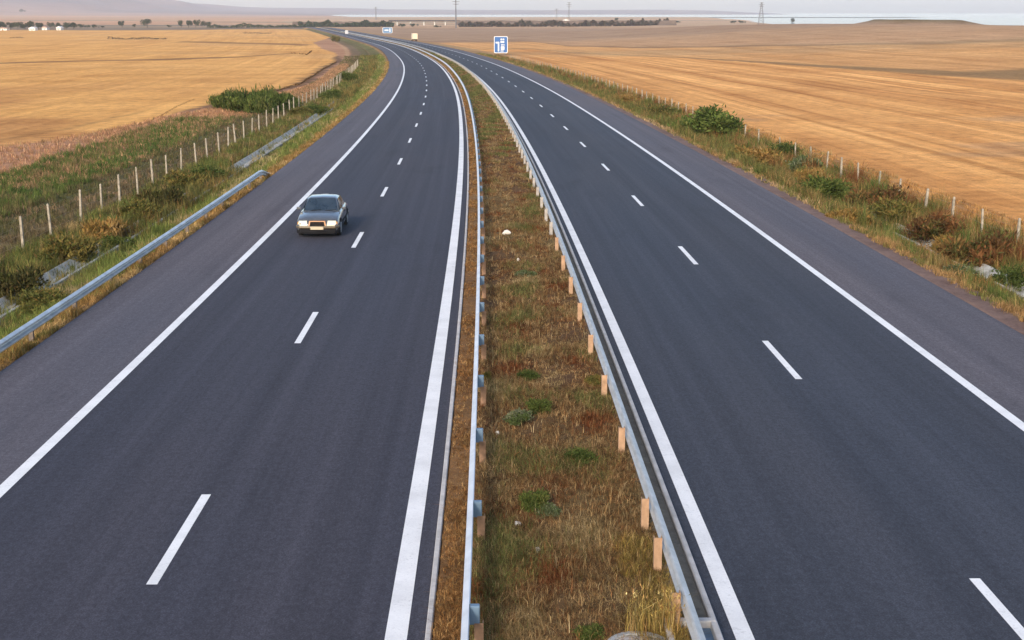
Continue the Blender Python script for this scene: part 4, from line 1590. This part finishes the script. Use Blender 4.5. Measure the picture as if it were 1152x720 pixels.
# ------------------------------------------------------------------ far truck
def truck(px_, py_, label):
    p = at(px_, py_)
    th = float(thy(p.y))
    root = empty('truck', p, th)
    tag(root, label, 'truck')
    MB().box((0, 3.2, 2.45), (2.5, 6.6, 2.7)).build('cargo_box', M['truck_box'], root, bevel=.05)
    MB().box((0, 7.9, 1.75), (2.4, 2.0, 2.3)).build('cab', M['truck_box'], root, bevel=.15)
    MB().box((0, 4.3, .85), (2.2, 8.8, .35)).build('chassis', M['car_dark'], root)
    MB().box((0, -.12, .65), (2.3, .12, .22)).build('bumper', M['car_dark'], root)
    for sx in (-1, 1):
        MB().box((sx * .9, -.2, .65), (.3, .06, .14)).build('tail_light', M['redlens'], root)
        for wy in (1.6, 7.7):
            MB().bar((sx * .8, wy, .5), (sx * 1.15, wy, .5), .5, n=20).build('wheel', M['tyre'], root)


M['truck_box'] = plain('cream_truck', (.68, .55, .40), .6, 0, .1, 1)
truck(467, 46.5, 'cream box truck driving away far along the right carriageway')

# ------------------------------------------------------------------ air
hz = MB().box((0, 7600, 120), (22000, 16400, 330))
mh = bpy.data.materials.new('haze')
mh.use_nodes = True
mh.node_tree.nodes.clear()
ho = mh.node_tree.nodes.new('ShaderNodeOutputMaterial')
hv = mh.node_tree.nodes.new('ShaderNodeVolumePrincipled')
hv.inputs['Color'].default_value = (.90, .925, 1.0, 1)
hv.inputs['Density'].default_value = 7.2e-5
hv.inputs['Anisotropy'].default_value = 0.0
mh.node_tree.links.new(hv.outputs[0], ho.inputs['Volume'])
h_ob = hz.build('haze', mh)
tag(h_ob, 'pale summer haze lying over the plain', 'haze', kind='stuff')

# ------------------------------------------------------------------ sky, sun, camera
SUN_EL, SUN_AZ = R(24), R(196)
w = bpy.data.worlds.new('World')
scene.world = w
w.use_nodes = True
t = w.node_tree
bg = t.nodes['Background']
sky = t.nodes.new('ShaderNodeTexSky')
sky.sky_type = 'NISHITA'
sky.sun_disc = False
sky.sun_elevation = SUN_EL
sky.sun_rotation = SUN_AZ
sky.altitude = 20
sky.air_density = 1.0
sky.dust_density = 2.0
sky.ozone_density = 1.6
t.links.new(sky.outputs[0], bg.inputs[0])
bg.inputs[1].default_value = .15

ld = bpy.data.lights.new('sun', 'SUN')
ld.energy = 2.0
ld.angle = R(9)
ld.color = (1.0, .86, .70)
lo = bpy.data.objects.new('sun', ld)
dv = Vector((math.sin(SUN_AZ) * math.cos(SUN_EL), math.cos(SUN_AZ) * math.cos(SUN_EL), math.sin(SUN_EL)))
lo.rotation_euler = dv.to_track_quat('Z', 'Y').to_euler()
lo.location = (0, -30, 60)
COL.objects.link(lo)

cd = bpy.data.cameras.new('camera')
cd.sensor_width = 36
cd.lens = F_PX / W_PX * 36
cd.clip_start = .5
cd.clip_end = 60000
co = bpy.data.objects.new('camera', cd)
co.location = (0, 0, CAM_H)
co.rotation_euler = (math.pi / 2 - PITCH, 0, 0)
COL.objects.link(co)
scene.camera = co

scene.render.engine = 'CYCLES'
scene.cycles.volume_bounces = 1
scene.cycles.max_bounces = 5
scene.cycles.use_denoising = True
scene.view_settings.view_transform = 'Standard'
scene.view_settings.look = 'None'
scene.view_settings.exposure = 0.90
scene.view_settings.gamma = 1
